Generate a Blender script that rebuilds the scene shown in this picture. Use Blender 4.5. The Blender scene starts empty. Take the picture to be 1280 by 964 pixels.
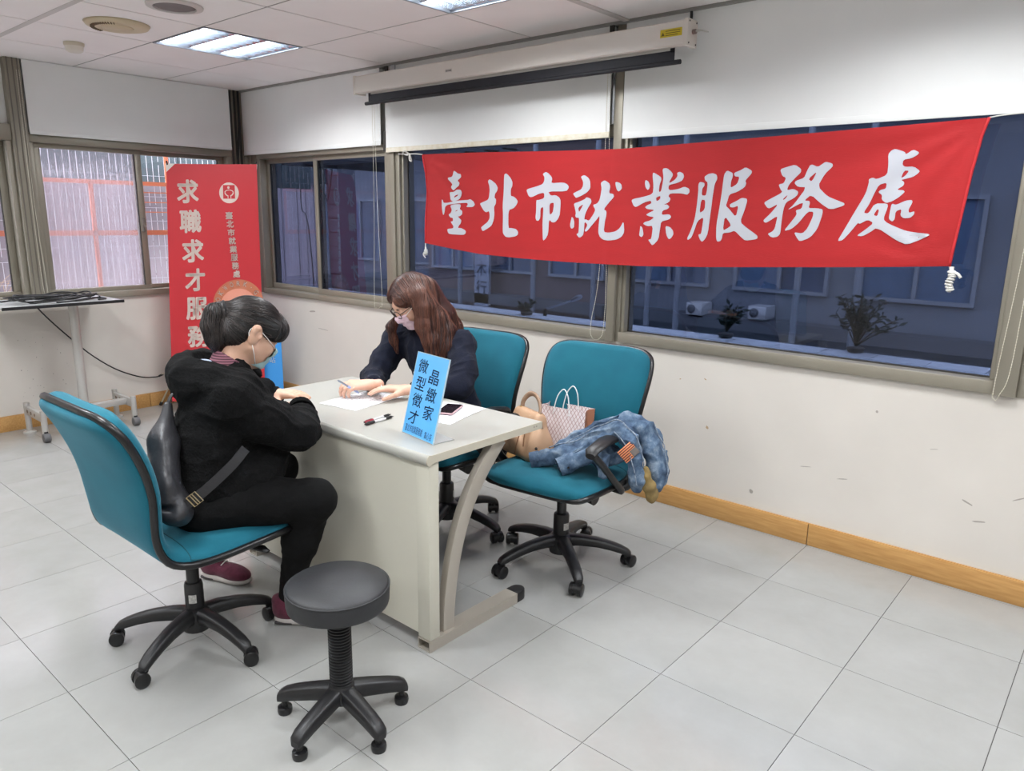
import bpy, bmesh, math, random
import numpy as np
from mathutils import Vector, Matrix, Quaternion
random.seed(7); np.random.seed(7)
SC = bpy.context.scene
COL = SC.collection
PI = math.pi

# ------------------------------------------------------------------ camera
CAM_LOC = (5.908, -3.451, 1.5125)
RGT = Vector((0.75837, 0.65167, 0.01476)); 
def set_camera():
    yaw, pitch, roll = 0.709691, -0.223144, 0.0151386
    fwd = Vector((-math.sin(yaw)*math.cos(pitch), math.cos(yaw)*math.cos(pitch), math.sin(pitch)))
    r0 = Vector((math.cos(yaw), math.sin(yaw), 0)); u0 = r0.cross(fwd)
    r = r0*math.cos(roll) + u0*math.sin(roll); u = -r0*math.sin(roll) + u0*math.cos(roll)
    cd = bpy.data.cameras.new('camera'); cd.sensor_width = 36; cd.sensor_fit = 'HORIZONTAL'
    cd.lens = 930.5/1280*36; cd.clip_start = .05; cd.clip_end = 200
    co = bpy.data.objects.new('camera', cd); COL.objects.link(co)
    m = Matrix((r, u, -fwd)).transposed().to_4x4(); m.translation = CAM_LOC
    co.matrix_world = m; SC.camera = co
set_camera()
# ------------------------------------------------------------------ world, exposure
W = bpy.data.worlds.new('world'); SC.world = W; W.use_nodes = True
_bg = W.node_tree.nodes['Background']; _bg.inputs[0].default_value = (.93, .96, 1.0, 1); _bg.inputs[1].default_value = 11.0
vs = SC.view_settings
vs.view_transform = 'Standard'; vs.look = 'None'; vs.gamma = 1; vs.exposure = 0.03; vs.use_curve_mapping = False
LAMP_W = 17.5            # watts per ceiling troffer (the builder further down uses it)

# ------------------------------------------------------------------ helpers
def lin(c):
    return tuple((x/12.92 if x <= .04045 else ((x+.055)/1.055)**2.4) for x in [v/255 for v in c])
MATS = {}
def mat(name, rgb, rough=.6, metal=0, var=.0, vscale=8, bump=0, bscale=60, spec=.5, emit=None, estr=0, rgb2=None, stretch=(1,1,1), sheen=0, coat=0, alpha=None, detail=3):
    if name in MATS: return MATS[name]
    m = bpy.data.materials.new(name); m.use_nodes = True; MATS[name] = m
    nt = m.node_tree; b = nt.nodes['Principled BSDF']
    c = lin(rgb); b.inputs['Base Color'].default_value = (*c, 1)
    b.inputs['Roughness'].default_value = rough; b.inputs['Metallic'].default_value = metal
    b.inputs['Specular IOR Level'].default_value = spec
    if sheen: b.inputs['Sheen Weight'].default_value = sheen; b.inputs['Sheen Roughness'].default_value = .6
    if coat: b.inputs['Coat Weight'].default_value = coat; b.inputs['Coat Roughness'].default_value = .12
    if emit: b.inputs['Emission Color'].default_value = (*lin(emit), 1); b.inputs['Emission Strength'].default_value = estr
    tc = mp = None
    if var or bump or rgb2:
        tc = nt.nodes.new('ShaderNodeTexCoord'); mp = nt.nodes.new('ShaderNodeMapping')
        mp.inputs['Scale'].default_value = stretch; nt.links.new(tc.outputs['Object'], mp.inputs[0])
    if var or rgb2:
        n = nt.nodes.new('ShaderNodeTexNoise'); n.inputs['Scale'].default_value = vscale; n.inputs['Detail'].default_value = detail
        nt.links.new(mp.outputs[0], n.inputs['Vector'])
        r = nt.nodes.new('ShaderNodeValToRGB'); nt.links.new(n.outputs[0], r.inputs[0])
        if rgb2: c0, c1 = c, lin(rgb2)
        else: c0 = tuple(x*(1-var) for x in c); c1 = tuple(min(1, x*(1+var)) for x in c)
        r.color_ramp.elements[0].position = .3; r.color_ramp.elements[1].position = .7
        r.color_ramp.elements[0].color = (*c0, 1); r.color_ramp.elements[1].color = (*c1, 1)
        nt.links.new(r.outputs[0], b.inputs['Base Color'])
    if bump:
        n2 = nt.nodes.new('ShaderNodeTexNoise'); n2.inputs['Scale'].default_value = bscale; n2.inputs['Detail'].default_value = 3
        nt.links.new(mp.outputs[0], n2.inputs['Vector'])
        bp = nt.nodes.new('ShaderNodeBump'); bp.inputs['Strength'].default_value = bump; bp.inputs['Distance'].default_value = .004
        nt.links.new(n2.outputs[0], bp.inputs['Height']); nt.links.new(bp.outputs[0], b.inputs['Normal'])
    return m

def link(o, parent=None):
    COL.objects.link(o)
    if parent is not None: o.parent = parent
    return o
def raw_mesh(name, verts, faces, m, parent=None, smooth=False):
    me = bpy.data.meshes.new(name)
    me.from_pydata([tuple(map(float, v)) for v in verts], [], [tuple(map(int, f)) for f in faces]); me.update()
    if m is not None: me.materials.append(m)
    if smooth:
        me.polygons.foreach_set('use_smooth', [True]*len(me.polygons))
    return link(bpy.data.objects.new(name, me), parent)
def tag(o, label=None, cat=None, group=None, kind=None):
    if label: o['label'] = label
    if cat: o['category'] = cat
    if group: o['group'] = group
    if kind: o['kind'] = kind
    return o
def thing(name, label, cat, loc=(0,0,0), rotz=0, group=None):
    o = bpy.data.objects.new(name, None); o.empty_display_size = .1
    COL.objects.link(o); o.location = loc; o.rotation_euler = (0, 0, rotz)
    return tag(o, label, cat, group)

class MB:
    """collects shapes of one part; off = thing's location, so that shapes can be given in room coordinates"""
    def __init__(s, off=(0,0,0)): s.v = []; s.f = []; s.off = Vector(off)
    def add(s, vs_, fs):
        n = len(s.v); s.v += [Vector(v)-s.off for v in vs_]; s.f += [tuple(i+n for i in f) for f in fs]; return s
    def box(s, lo, hi, M=None):
        x0,y0,z0 = lo; x1,y1,z1 = hi
        vs_ = [Vector(p) for p in ((x0,y0,z0),(x1,y0,z0),(x1,y1,z0),(x0,y1,z0),(x0,y0,z1),(x1,y0,z1),(x1,y1,z1),(x0,y1,z1))]
        if M is not None: vs_ = [M@v for v in vs_]
        return s.add(vs_, [(0,3,2,1),(4,5,6,7),(0,1,5,4),(1,2,6,5),(2,3,7,6),(3,0,4,7)])
    def tube(s, path, r, n=8, caps=True, closed=False, flat=None):
        """r: radius or list; flat=(a,b): elliptic section scale"""
        P = [Vector(p) for p in path]; N = len(P)
        R = r if isinstance(r, (list, tuple)) else [r]*N
        fa, fb = flat or (1, 1)
        T = []
        for i in range(N):
            a = P[(i-1) % N] if (closed or i > 0) else P[i]; b = P[(i+1) % N] if (closed or i < N-1) else P[i]
            t = (b-a); T.append(t.normalized() if t.length > 1e-9 else Vector((0,0,1)))
        up = Vector((0,0,1)) if abs(T[0].z) < .9 else Vector((1,0,0))
        u = (up - T[0]*up.dot(T[0])).normalized(); vs_ = []
        for i in range(N):
            u = (u - T[i]*u.dot(T[i])); u = u.normalized() if u.length > 1e-6 else T[i].orthogonal().normalized()
            w = T[i].cross(u)
            for k in range(n):
                a = 2*PI*k/n; vs_.append(P[i] + (u*math.cos(a)*fa + w*math.sin(a)*fb)*R[i])
        fs = []
        for i in range(N if closed else N-1):
            j = (i+1) % N
            for k in range(n):
                l = (k+1) % n; fs.append((i*n+k, i*n+l, j*n+l, j*n+k))
        if caps and not closed:
            fs.append(tuple(range(n-1, -1, -1))); fs.append(tuple((N-1)*n+k for k in range(n)))
        return s.add(vs_, fs)
    def lathe(s, prof, n=24, M=None):
        """prof: (r,z) list along local z"""
        vs_ = []; fs = []; N = len(prof)
        for r, z in prof:
            for k in range(n):
                a = 2*PI*k/n; vs_.append(Vector((r*math.cos(a), r*math.sin(a), z)))
        for i in range(N-1):
            for k in range(n):
                l = (k+1) % n; fs.append((i*n+k, i*n+l, (i+1)*n+l, (i+1)*n+k))
        fs.append(tuple(range(n-1, -1, -1))); fs.append(tuple((N-1)*n+k for k in range(n)))
        if M is not None: vs_ = [M@v for v in vs_]
        return s.add(vs_, fs)
    def prism(s, poly, O, U, V, d):
        """polygon (u,v) in plane O+uU+vV, extruded by vector d"""
        O, U, V, d = map(Vector, (O, U, V, d)); n = len(poly)
        a = [O+U*p[0]+V*p[1] for p in poly]
        return s.add(a+[p+d for p in a], [tuple(range(n-1, -1, -1)), tuple(range(n, 2*n))] + [(i, (i+1) % n, n+(i+1) % n, n+i) for i in range(n)])
    def grid(s, rows, closed_u=False):
        """rows: list of equal-length point lists"""
        n = len(rows[0]); fs = []
        for i in range(len(rows)-1):
            for k in range(n if closed_u else n-1):
                l = (k+1) % n; fs.append((i*n+k, i*n+l, (i+1)*n+l, (i+1)*n+k))
        return s.add([p for r in rows for p in r], fs)
    def build(s, name, m, parent=None, smooth=False, bevel=0, seg=2, fix=True, angle=None):
        bm = bmesh.new()
        bv = [bm.verts.new(v) for v in s.v]
        for f in s.f:
            if len(set(f)) >= 3:
                try: bm.faces.new([bv[i] for i in f])
                except ValueError: pass
        if fix: bmesh.ops.recalc_face_normals(bm, faces=bm.faces)
        if bevel:
            es = [e for e in bm.edges if len(e.link_faces) == 2 and e.calc_face_angle(0) > .5]
            bmesh.ops.bevel(bm, geom=es, offset=bevel, segments=seg, affect='EDGES', profile=.5, clamp_overlap=True)
        me = bpy.data.meshes.new(name); bm.to_mesh(me); bm.free()
        if m is not None: me.materials.append(m)
        if smooth or bevel:
            me.polygons.foreach_set('use_smooth', [True]*len(me.polygons))
            if angle is not None or not smooth:
                try: me.set_sharp_from_angle(angle=angle or .6)
                except Exception: pass
        return link(bpy.data.objects.new(name, me), parent)

def lerp(a, b, t): return a+(b-a)*t
def cr(pts, n):
    """Catmull-Rom through points, n samples per span"""
    P = [Vector(p) for p in pts]; P = [P[0]*2-P[1]] + P + [P[-1]*2-P[-2]]; out = []
    for i in range(1, len(P)-2):
        for k in range(n):
            t = k/n; a, b, c, d = P[i-1:i+3]
            out.append(.5*((2*b) + (c-a)*t + (2*a-5*b+4*c-d)*t*t + (3*b-a-3*c+d)*t**3))
    out.append(P[-2]); return out
def copy_tree(o, parent=None):
    c = o.copy(); COL.objects.link(c); c.parent = parent
    for ch in list(o.children): copy_tree(ch, c)
    return c

# lettering: the program's own built-in font, turned into a flat mesh
def text_mesh(txt, size=1.0, bold=0.0, extrude=0.0, fat=0.0):
    cu = bpy.data.curves.new('lettering', 'FONT'); cu.body = txt; cu.size = size; cu.offset = bold; cu.extrude = extrude
    cu.align_x = 'CENTER'; cu.align_y = 'CENTER'; cu.resolution_u = 3
    o = bpy.data.objects.new('lettering', cu); COL.objects.link(o)
    dg = bpy.context.evaluated_depsgraph_get(); dg.update()
    me = bpy.data.meshes.new_from_object(o.evaluated_get(dg))
    bpy.data.objects.remove(o); bpy.data.curves.remove(cu)
    if fat:                                              # a heavier weight: the same glyph laid down several times, slightly shifted
        V = [v.co.copy() for v in me.vertices]; F = [tuple(p.vertices) for p in me.polygons]; VV = []; FF = []
        for k in range(9):
            a = 2*PI*k/8; d = Vector((math.cos(a)*fat, math.sin(a)*fat, 0)) if k < 8 else Vector()
            FF += [tuple(i+len(VV) for i in f) for f in F]; VV += [v+d for v in V]
        me = bpy.data.meshes.new('lettering'); me.from_pydata(VV, [], FF); me.update()
    return me
def fit_mesh(me, w, h, keep=False):
    """centre a flat mesh and scale it to w x h"""
    n = len(me.vertices); co = np.zeros(n*3); me.vertices.foreach_get('co', co); co = co.reshape(-1, 3)
    lo, hi = co.min(0), co.max(0); c = (lo+hi)/2; d = np.maximum(hi-lo, 1e-6)
    sx, sy = w/d[0], h/d[1]
    if keep: sx = sy = min(sx, sy)
    co = (co-c)*np.array([sx, sy, 1]); me.vertices.foreach_set('co', co.ravel()); me.update(); return me
def place_flat(me, name, m, O, U, V, parent, off=(0,0,0)):
    """put a flat (x,y) mesh on the plane O + xU + yV"""
    O, U, V, off = map(Vector, (O, U, V, off)); Nn = U.cross(V)
    for v in me.vertices: v.co = O + U*v.co.x + V*v.co.y + Nn*v.co.z - off
    me.materials.clear(); me.materials.append(m)
    me.update(); me.name = name
    return link(bpy.data.objects.new(name, me), parent)
# ================================================================== the room
ZC = 2.4735; XR = 8.9; YF = -6.4; FT = .457; CT = .6185
def struct(o): o['kind'] = 'structure'; return o
def sempty(name, loc=(0,0,0)):
    o = bpy.data.objects.new(name, None); o.empty_display_size = .1; COL.objects.link(o); o.location = loc; return struct(o)

def tile_material():
    m = bpy.data.materials.new('vinyl_tile'); m.use_nodes = True; nt = m.node_tree; b = nt.nodes['Principled BSDF']
    g = nt.nodes.new('ShaderNodeNewGeometry'); oi = nt.nodes.new('ShaderNodeObjectInfo')
    ad = nt.nodes.new('ShaderNodeVectorMath'); ad.operation = 'ADD'
    nt.links.new(g.outputs['Position'], ad.inputs[0])
    cx = nt.nodes.new('ShaderNodeVectorMath'); cx.operation = 'SCALE'; cx.inputs[3].default_value = 9
    cb = nt.nodes.new('ShaderNodeCombineXYZ')
    for i in range(3): nt.links.new(oi.outputs['Random'], cb.inputs[i])
    nt.links.new(cb.outputs[0], cx.inputs[0]); nt.links.new(cx.outputs[0], ad.inputs[1])
    n1 = nt.nodes.new('ShaderNodeTexNoise'); n1.inputs['Scale'].default_value = 4.5; n1.inputs['Detail'].default_value = 7; n1.inputs['Roughness'].default_value = .62; n1.inputs['Distortion'].default_value = .2
    nt.links.new(ad.outputs[0], n1.inputs['Vector'])
    r = nt.nodes.new('ShaderNodeValToRGB'); nt.links.new(n1.outputs[0], r.inputs[0])
    r.color_ramp.elements[0].position = .25; r.color_ramp.elements[0].color = (*lin((148,148,145)), 1)
    r.color_ramp.elements[1].position = .75; r.color_ramp.elements[1].color = (*lin((159,159,157)), 1)
    hs = nt.nodes.new('ShaderNodeHueSaturation'); nt.links.new(r.outputs[0], hs.inputs['Color'])
    mr = nt.nodes.new('ShaderNodeMapRange'); mr.inputs[3].default_value = .975; mr.inputs[4].default_value = 1.02
    nt.links.new(oi.outputs['Random'], mr.inputs[0]); nt.links.new(mr.outputs[0], hs.inputs['Value'])
    nt.links.new(hs.outputs[0], b.inputs['Base Color'])
    n2 = nt.nodes.new('ShaderNodeTexNoise'); n2.inputs['Scale'].default_value = 3; nt.links.new(g.outputs['Position'], n2.inputs['Vector'])
    mr2 = nt.nodes.new('ShaderNodeMapRange'); mr2.inputs[3].default_value = .11; mr2.inputs[4].default_value = .17
    nt.links.new(n2.outputs[0], mr2.inputs[0]); nt.links.new(mr2.outputs[0], b.inputs['Roughness'])
    n3 = nt.nodes.new('ShaderNodeTexNoise'); n3.inputs['Scale'].default_value = 14; nt.links.new(g.outputs['Position'], n3.inputs['Vector'])
    bp = nt.nodes.new('ShaderNodeBump'); bp.inputs['Strength'].default_value = .06; bp.inputs['Distance'].default_value = .002
    nt.links.new(n3.outputs[0], bp.inputs['Height']); nt.links.new(bp.outputs[0], b.inputs['Normal'])
    b.inputs['Specular IOR Level'].default_value = .45
    return m
M_TILE = tile_material()
M_GROUT = mat('tile_joint', (66,64,62), .8)
M_WALL = mat('cream_wall_paint', (211,205,197), .55, var=.035, vscale=2.5, bump=.08, bscale=25)
M_WALLW = mat('white_wall_paint', (226,226,224), .6, var=.02, vscale=2)
M_FRAME = mat('taupe_aluminium', (146,140,127), .42, metal=.35, var=.04, vscale=3)
M_FRAMED = mat('dark_gasket', (52,49,46), .6)
M_BASE = mat('oak_skirting', (194,150,92), .5, rgb2=(174,128,72), vscale=3, stretch=(3,30,30), bump=.05)
M_CEIL = mat('mineral_ceiling_tile', (248,243,242), .85, var=.02, vscale=3, bump=.12, bscale=180)
M_TBAR = mat('ceiling_runner_grey', (205,200,197), .5)
M_TBARD = mat('ceiling_runner_dark', (150,146,142), .6)

# floor: a slab with the single tiles on it
floor = struct(MB().box((-.2, YF-.2, -.12), (XR+.2, .2, -.004)).build('floor', M_GROUT))
def tile_mesh(name, w, d, t, m, ch=.0008):
    bm_ = MB().box((-w/2, -d/2, 0), (w/2, d/2, t)); o = bm_.build(name, m); me = o.data; bpy.data.objects.remove(o); return me
TM = tile_mesh('floor_tile', FT-.0022, FT-.0022, .004, M_TILE)
ntile = 0
for i in range(-9, 11):
    for j in range(0, 14):
        x0 = 3.9177+i*FT; y1 = -.0274-j*FT
        if x0+FT < .03 or x0 > XR: continue
        if x0 < 0 or x0+FT > XR or y1-FT < YF:
            a, b_ = max(x0, 0.0)+.001, min(x0+FT, XR)-.001; c, d = max(y1-FT, YF)+.001, y1-.001
            me = tile_mesh('floor_tile', b_-a, d-c, .004, M_TILE); cx, cy = (a+b_)/2, (c+d)/2
        else: me = TM; cx, cy = x0+FT/2, y1-FT/2
        o = link(bpy.data.objects.new('floor_tile', me), floor); o.location = (cx, cy, -.004)
for i in range(-9, 11):
    x0 = max(3.9177+i*FT, 0); x1 = min(3.9177+(i+1)*FT, XR)
    if x1-x0 < .05: continue
    o = link(bpy.data.objects.new('floor_tile', tile_mesh('floor_edge_tile', x1-x0-.002, .0254, .004, M_TILE)), floor); o.location = ((x0+x1)/2, -.0137, -.004)

# ceiling: slab above, runners and lay-in tiles
ceiling = struct(MB().box((-.2, YF-.2, ZC+.10), (XR+.2, .2, ZC+.2)).build('ceiling', M_WALLW))
LIGHTS = [(0, i) for i in ()]
light_cells = {(i, j) for i in (2, 5, 8, 11) for j in (1, 4, 7)}     # column, row of the grid; unseen rear rows, rearmost added to brighten the room
CTM = tile_mesh('ceiling_tile', CT-.012, CT-.012, .012, M_CEIL)
ncx = int(XR/CT)+1; ncy = int((-.0551-YF)/CT)+1
for i in range(ncx):
    for j in range(ncy):
        if (i, j) in light_cells: continue
        x0 = i*CT-.0036; y1 = -.0551-j*CT; x1 = min(x0+CT, XR); y0 = max(y1-CT, YF)
        x0 = max(x0, 0)
        full = abs(x1-x0-CT) < .005 and abs(y1-y0-CT) < 1e-6
        if x1-x0 < .05 or y1-y0 < .05: continue
        me = CTM if full else tile_mesh('ceiling_edge_tile', x1-x0-.012, y1-y0-.012, .012, M_CEIL)
        o = link(bpy.data.objects.new('ceiling_tile', me), ceiling); o.location = ((x0+x1)/2, (y0+y1)/2, ZC+.001 if (i+j) % 3 else ZC+.0015)
for i in range(1, ncx):
    x = i*CT-.0036; w = .016 if i == 6 else .006
    MB().box((x-w, YF, ZC+.004-(.010 if i == 6 else 0)), (x+w, -.056, ZC+.02)).build('ceiling_runner', M_TBAR if i == 6 else M_TBARD, ceiling)
for j in range(0, ncy):
    y = -.0551-j*CT; w = .015 if j == 3 else .006
    MB().box((0, y-w, ZC+.003-(.004 if j == 3 else 0)), (XR, y+w, ZC+.02)).build('ceiling_runner', M_TBAR if j == 3 else M_TBARD, ceiling)
MB().box((0, -.056, ZC-.012), (XR, -.0, ZC+.02)).build('edge_trim', mat('edge_trim_grey', (150,149,146), .5), ceiling)

# walls
def wall_piece(lo, hi, m, name, parent): return MB().box(lo, hi).build(name, m, parent)
wall_back = struct(MB().box((-.2, 0, 0), (XR+.2, .16, .85)).build('wall_back', M_WALL))
wall_piece((-.2, .02, 1.955), (XR+.2, .16, ZC+.1), M_WALLW, 'wall_head', wall_back)
wall_left = struct(MB().box((-.16, YF-.2, 0), (0, -.0, .88)).build('wall_left', M_WALL))
wall_piece((-.16, -6.6, 1.97), (-.02, 0, ZC+.1), M_WALLW, 'wall_head', wall_left)
wall_piece((-.16, -6.6, .88), (0, -3.3, 1.97), M_WALL, 'wall_panel', wall_left)
wall_right = struct(MB().box((XR, YF-.2, 0), (XR+.15, .2, ZC+.1)).build('wall_right', M_WALL))
wall_front = struct(MB().box((-.2, YF-.15, 0), (XR+.2, YF, ZC+.1)).build('wall_front', M_WALL))
# scuffs and chips on the wall below the windows
M_SCUFF = mat('scuff_grey', (160,154,146), .8); M_CHIP = mat('plaster_chip', (176,150,118), .9)
for (x, z, w, h, a, m) in ((4.10,.70,.012,.006,.3,M_CHIP),(4.24,.72,.016,.007,-.4,M_CHIP),(4.27,.47,.015,.022,.6,M_CHIP),(4.53,.19,.02,.028,.5,M_SCUFF),(4.78,.38,.06,.004,.15,M_SCUFF),
        (4.95,.36,.05,.005,.2,M_SCUFF),(5.45,.38,.05,.008,-.4,M_SCUFF),(5.50,.31,.05,.008,.2,M_SCUFF),(5.62,.44,.05,.006,.5,M_SCUFF),(5.3,.58,.04,.003,.2,M_SCUFF),(5.06,.70,.012,.012,0,M_SCUFF),(.97,.62,.16,.006,-.05,M_SCUFF),(.83,.75,.09,.014,.1,M_SCUFF),(5.75,.30,.07,.005,-.3,M_SCUFF)):
    c, s_ = math.cos(a), math.sin(a); pts = []
    for k in range(9):
        t = 2*PI*k/9; rr = .75+.35*random.random(); u, v = math.cos(t)*w/2*rr, math.sin(t)*h/2*rr
        pts.append((u*c-v*s_, u*s_+v*c))
    MB().prism(pts, (x, -.0006, z), (1,0,0), (0,0,1), (0,.0004,0)).build('scuff_mark', m, wall_back)

# skirting boards in lengths
bb = struct(MB().box((0, -.010, .1045), (XR, 0, .108)).build('baseboard_back', M_BASE))
for a, b_ in ((.0, 1.2), (1.202, 3.02), (3.022, 4.827), (4.829, 6.64), (6.642, XR)):
    MB().box((a, -.014, .0), (b_-.002, 0, .1045)).build('skirting_length', M_BASE, bb, bevel=.002)
bl = struct(MB().box((0, YF, .1045), (.010, -.014, .108)).build('baseboard_left', M_BASE))
for a, b_ in ((-6.4, -4.6), (-4.598, -2.8), (-2.798, -.98), (-.978, -.014)):
    MB().box((0, a, .0), (.014, b_-.002, .1045)).build('skirting_length', M_BASE, bl, bevel=.002)

# ------------------------------------------------------------------ windows
def glass(name, tint, gl=.06, haze=0, hazecol=(200,205,215)):
    m = bpy.data.materials.new(name); m.use_nodes = True; nt = m.node_tree
    for n in list(nt.nodes):
        if n.type == 'BSDF_PRINCIPLED': nt.nodes.remove(n)
    out = [n for n in nt.nodes if n.type == 'OUTPUT_MATERIAL'][0]
    tr = nt.nodes.new('ShaderNodeBsdfTransparent'); tr.inputs[0].default_value = (*tint, 1)
    gs = nt.nodes.new('ShaderNodeBsdfGlossy'); gs.inputs['Roughness'].default_value = .02; gs.inputs[0].default_value = (.9,.93,1,1)
    lw = nt.nodes.new('ShaderNodeFresnel'); lw.inputs[0].default_value = 1.45
    ge = nt.nodes.new('ShaderNodeNewGeometry'); fm = nt.nodes.new('ShaderNodeMath'); fm.operation = 'SUBTRACT'; fm.inputs[0].default_value = 1; nt.links.new(ge.outputs['Backfacing'], fm.inputs[1])
    fx = nt.nodes.new('ShaderNodeMath'); fx.operation = 'MULTIPLY'; nt.links.new(lw.outputs[0], fx.inputs[0]); nt.links.new(fm.outputs[0], fx.inputs[1])      # only the face a ray meets first reflects
    mx = nt.nodes.new('ShaderNodeMixShader'); nt.links.new(fx.outputs[0], mx.inputs[0]); nt.links.new(tr.outputs[0], mx.inputs[1]); nt.links.new(gs.outputs[0], mx.inputs[2])
    last = mx
    if haze:
        df = nt.nodes.new('ShaderNodeBsdfTranslucent'); df.inputs[0].default_value = (*lin(hazecol), 1)
        m2 = nt.nodes.new('ShaderNodeMixShader'); m2.inputs[0].default_value = haze
        nt.links.new(mx.outputs[0], m2.inputs[1]); nt.links.new(df.outputs[0], m2.inputs[2]); last = m2
    nt.links.new(last.outputs[0], out.inputs[0]); return m
G_TINT = glass('blue_tinted_glass', (.212, .238, .305))
G_CLEAR = glass('clear_glass', (.86, .87, .9))
G_HAZE = glass('hazy_glass', (.80, .80, .85), haze=.13, hazecol=(236,230,236))
ZB, ZT = .85, 1.955
def bx(parent, name, lo, hi, m=M_FRAME, bevel=.003): return MB().box(lo, hi).build(name, m, parent, bevel=bevel)
# --- back wall, window 1: two sliding sashes
def sliding_back(name, xa, xb, xm, g, side=1):
    w = sempty(name)
    bx(w, 'frame_bottom', (xa, -.02, ZB), (xb, .10, .893)); bx(w, 'frame_top', (xa, -.02, 1.94), (xb, .10, 1.99))
    bx(w, 'frame_side', (xa, -.015, .893), (xa+.035, .10, 1.94)); bx(w, 'frame_side', (xb-.03, -.015, .893), (xb, .10, 1.94))
    for a, b_, y in ((xa+.035, xm+.05, .045), (xm, xb-.03, .012)):
        s = bx(w, 'sash_bottom', (a, y, .893), (b_, y+.03, .937)); bx(w, 'sash_top', (a, y, 1.915), (b_, y+.03, 1.945), parent_ok(s)) if False else None
        bx(w, 'sash_top', (a, y, 1.905), (b_, y+.03, 1.942))
        bx(w, 'sash_stile', (a, y, .937), (a+.042, y+.03, 1.905)); bx(w, 'sash_stile', (b_-.042, y, .937), (b_, y+.03, 1.905))
        MB().box((a+.04, y+.012, .935), (b_-.04, y+.018, 1.907)).build('pane', g, w)
        MB().box((a+.042, y+.006, .937), (a+.047, y+.024, 1.905)).build('gasket', M_FRAMED, w); MB().box((b_-.047, y+.006, .937), (b_-.042, y+.024, 1.905)).build('gasket', M_FRAMED, w)
    return w
win1 = sliding_back('window_1', .165, 1.815, .905, G_TINT)
def fixed_back(name, xa, xb, g):
    w = sempty(name)
    bx(w, 'frame_bottom', (xa, -.02, ZB), (xb, .10, .905)); bx(w, 'frame_top', (xa, -.01, 1.93), (xb, .10, 1.99))
    bx(w, 'frame_side', (xa, .005, .905), (xa+.022, .10, 1.93)); bx(w, 'frame_side', (xb-.02, .005, .905), (xb, .10, 1.93))
    MB().box((xa+.02, .05, .903), (xb-.018, .056, 1.932)).build('pane', g, w)
    MB().box((xa+.022, .044, .905), (xb-.02, .05, .911)).build('gasket', M_FRAMED, w)
    MB().box((xa+.022, .044, .905), (xa+.028, .05, 1.93)).build('gasket', M_FRAMED, w)
    MB().box((xb-.026, .044, .905), (xb-.02, .05, 1.93)).build('gasket', M_FRAMED, w)
    return w
win2 = fixed_back('window_2', 1.925, 3.64, G_TINT); win3 = fixed_back('window_3', 3.715, 5.475, G_TINT)
win4 = sliding_back('window_4', 5.60, 7.25, 6.4, G_TINT)
win5 = fixed_back('window_5', 7.33, XR, G_TINT)
# mullion posts running up to the ceiling
def post(name, lo, hi, groove=None):
    p = struct(MB().box(lo, hi).build(name, M_FRAME, None, bevel=.003)); return p
M_CHROME = mat('chrome_strip', (196,200,205), .18, metal=.9)
p1 = post('trim_1', (1.815, -.025, ZB), (1.885, .10, ZC)); MB().box((1.885, -.012, ZB), (1.925, .10, 1.99)).build('mullion_step', M_FRAME, p1, bevel=.002)
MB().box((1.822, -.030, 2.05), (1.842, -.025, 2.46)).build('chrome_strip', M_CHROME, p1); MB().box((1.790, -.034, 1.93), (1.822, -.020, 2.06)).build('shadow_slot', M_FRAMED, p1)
p2 = post('trim_2', (3.64, -.030, ZB), (3.69, .10, ZC)); MB().box((3.69, -.005, ZB), (3.715, .10, 1.99)).build('mullion_step', M_FRAME, p2, bevel=.002)
MB().box((3.628, -.034, 1.99), (3.640, -.020, 2.40)).build('chrome_strip', M_CHROME, p2)
p3 = post('trim_3', (5.475, -.03, ZB), (5.555, .10, ZC)); MB().box((5.555, -.008, ZB), (5.60, .10, 1.99)).build('mullion_step', M_FRAME, p3, bevel=.002)
p4 = post('trim_4', (7.25, -.03, ZB), (7.33, .10, ZC))
# corner column with its grooves
cc = struct(MB().box((-.16, -.0, .85), (.165, .16, ZC+.1)).build('trim_5', mat('corner_column_taupe', (128,120,108), .5), bevel=.002))
MB().box((-.16, -.155, .88), (.012, .0, ZC)).build('corner_post', mat('corner_column_taupe', (128,120,108), .5), cc, bevel=.002)
for y in (-.145, -.108, -.072, -.03):
    MB().box((.006, y, .95), (.022, y+.016, ZC)).build('corner_rib', M_FRAME if y > -.05 else M_FRAMED, cc, bevel=.002)
MB().box((.0, -.012, 1.0), (.05, .0, ZC)).build('corner_rib', M_FRAME, cc)
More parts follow.
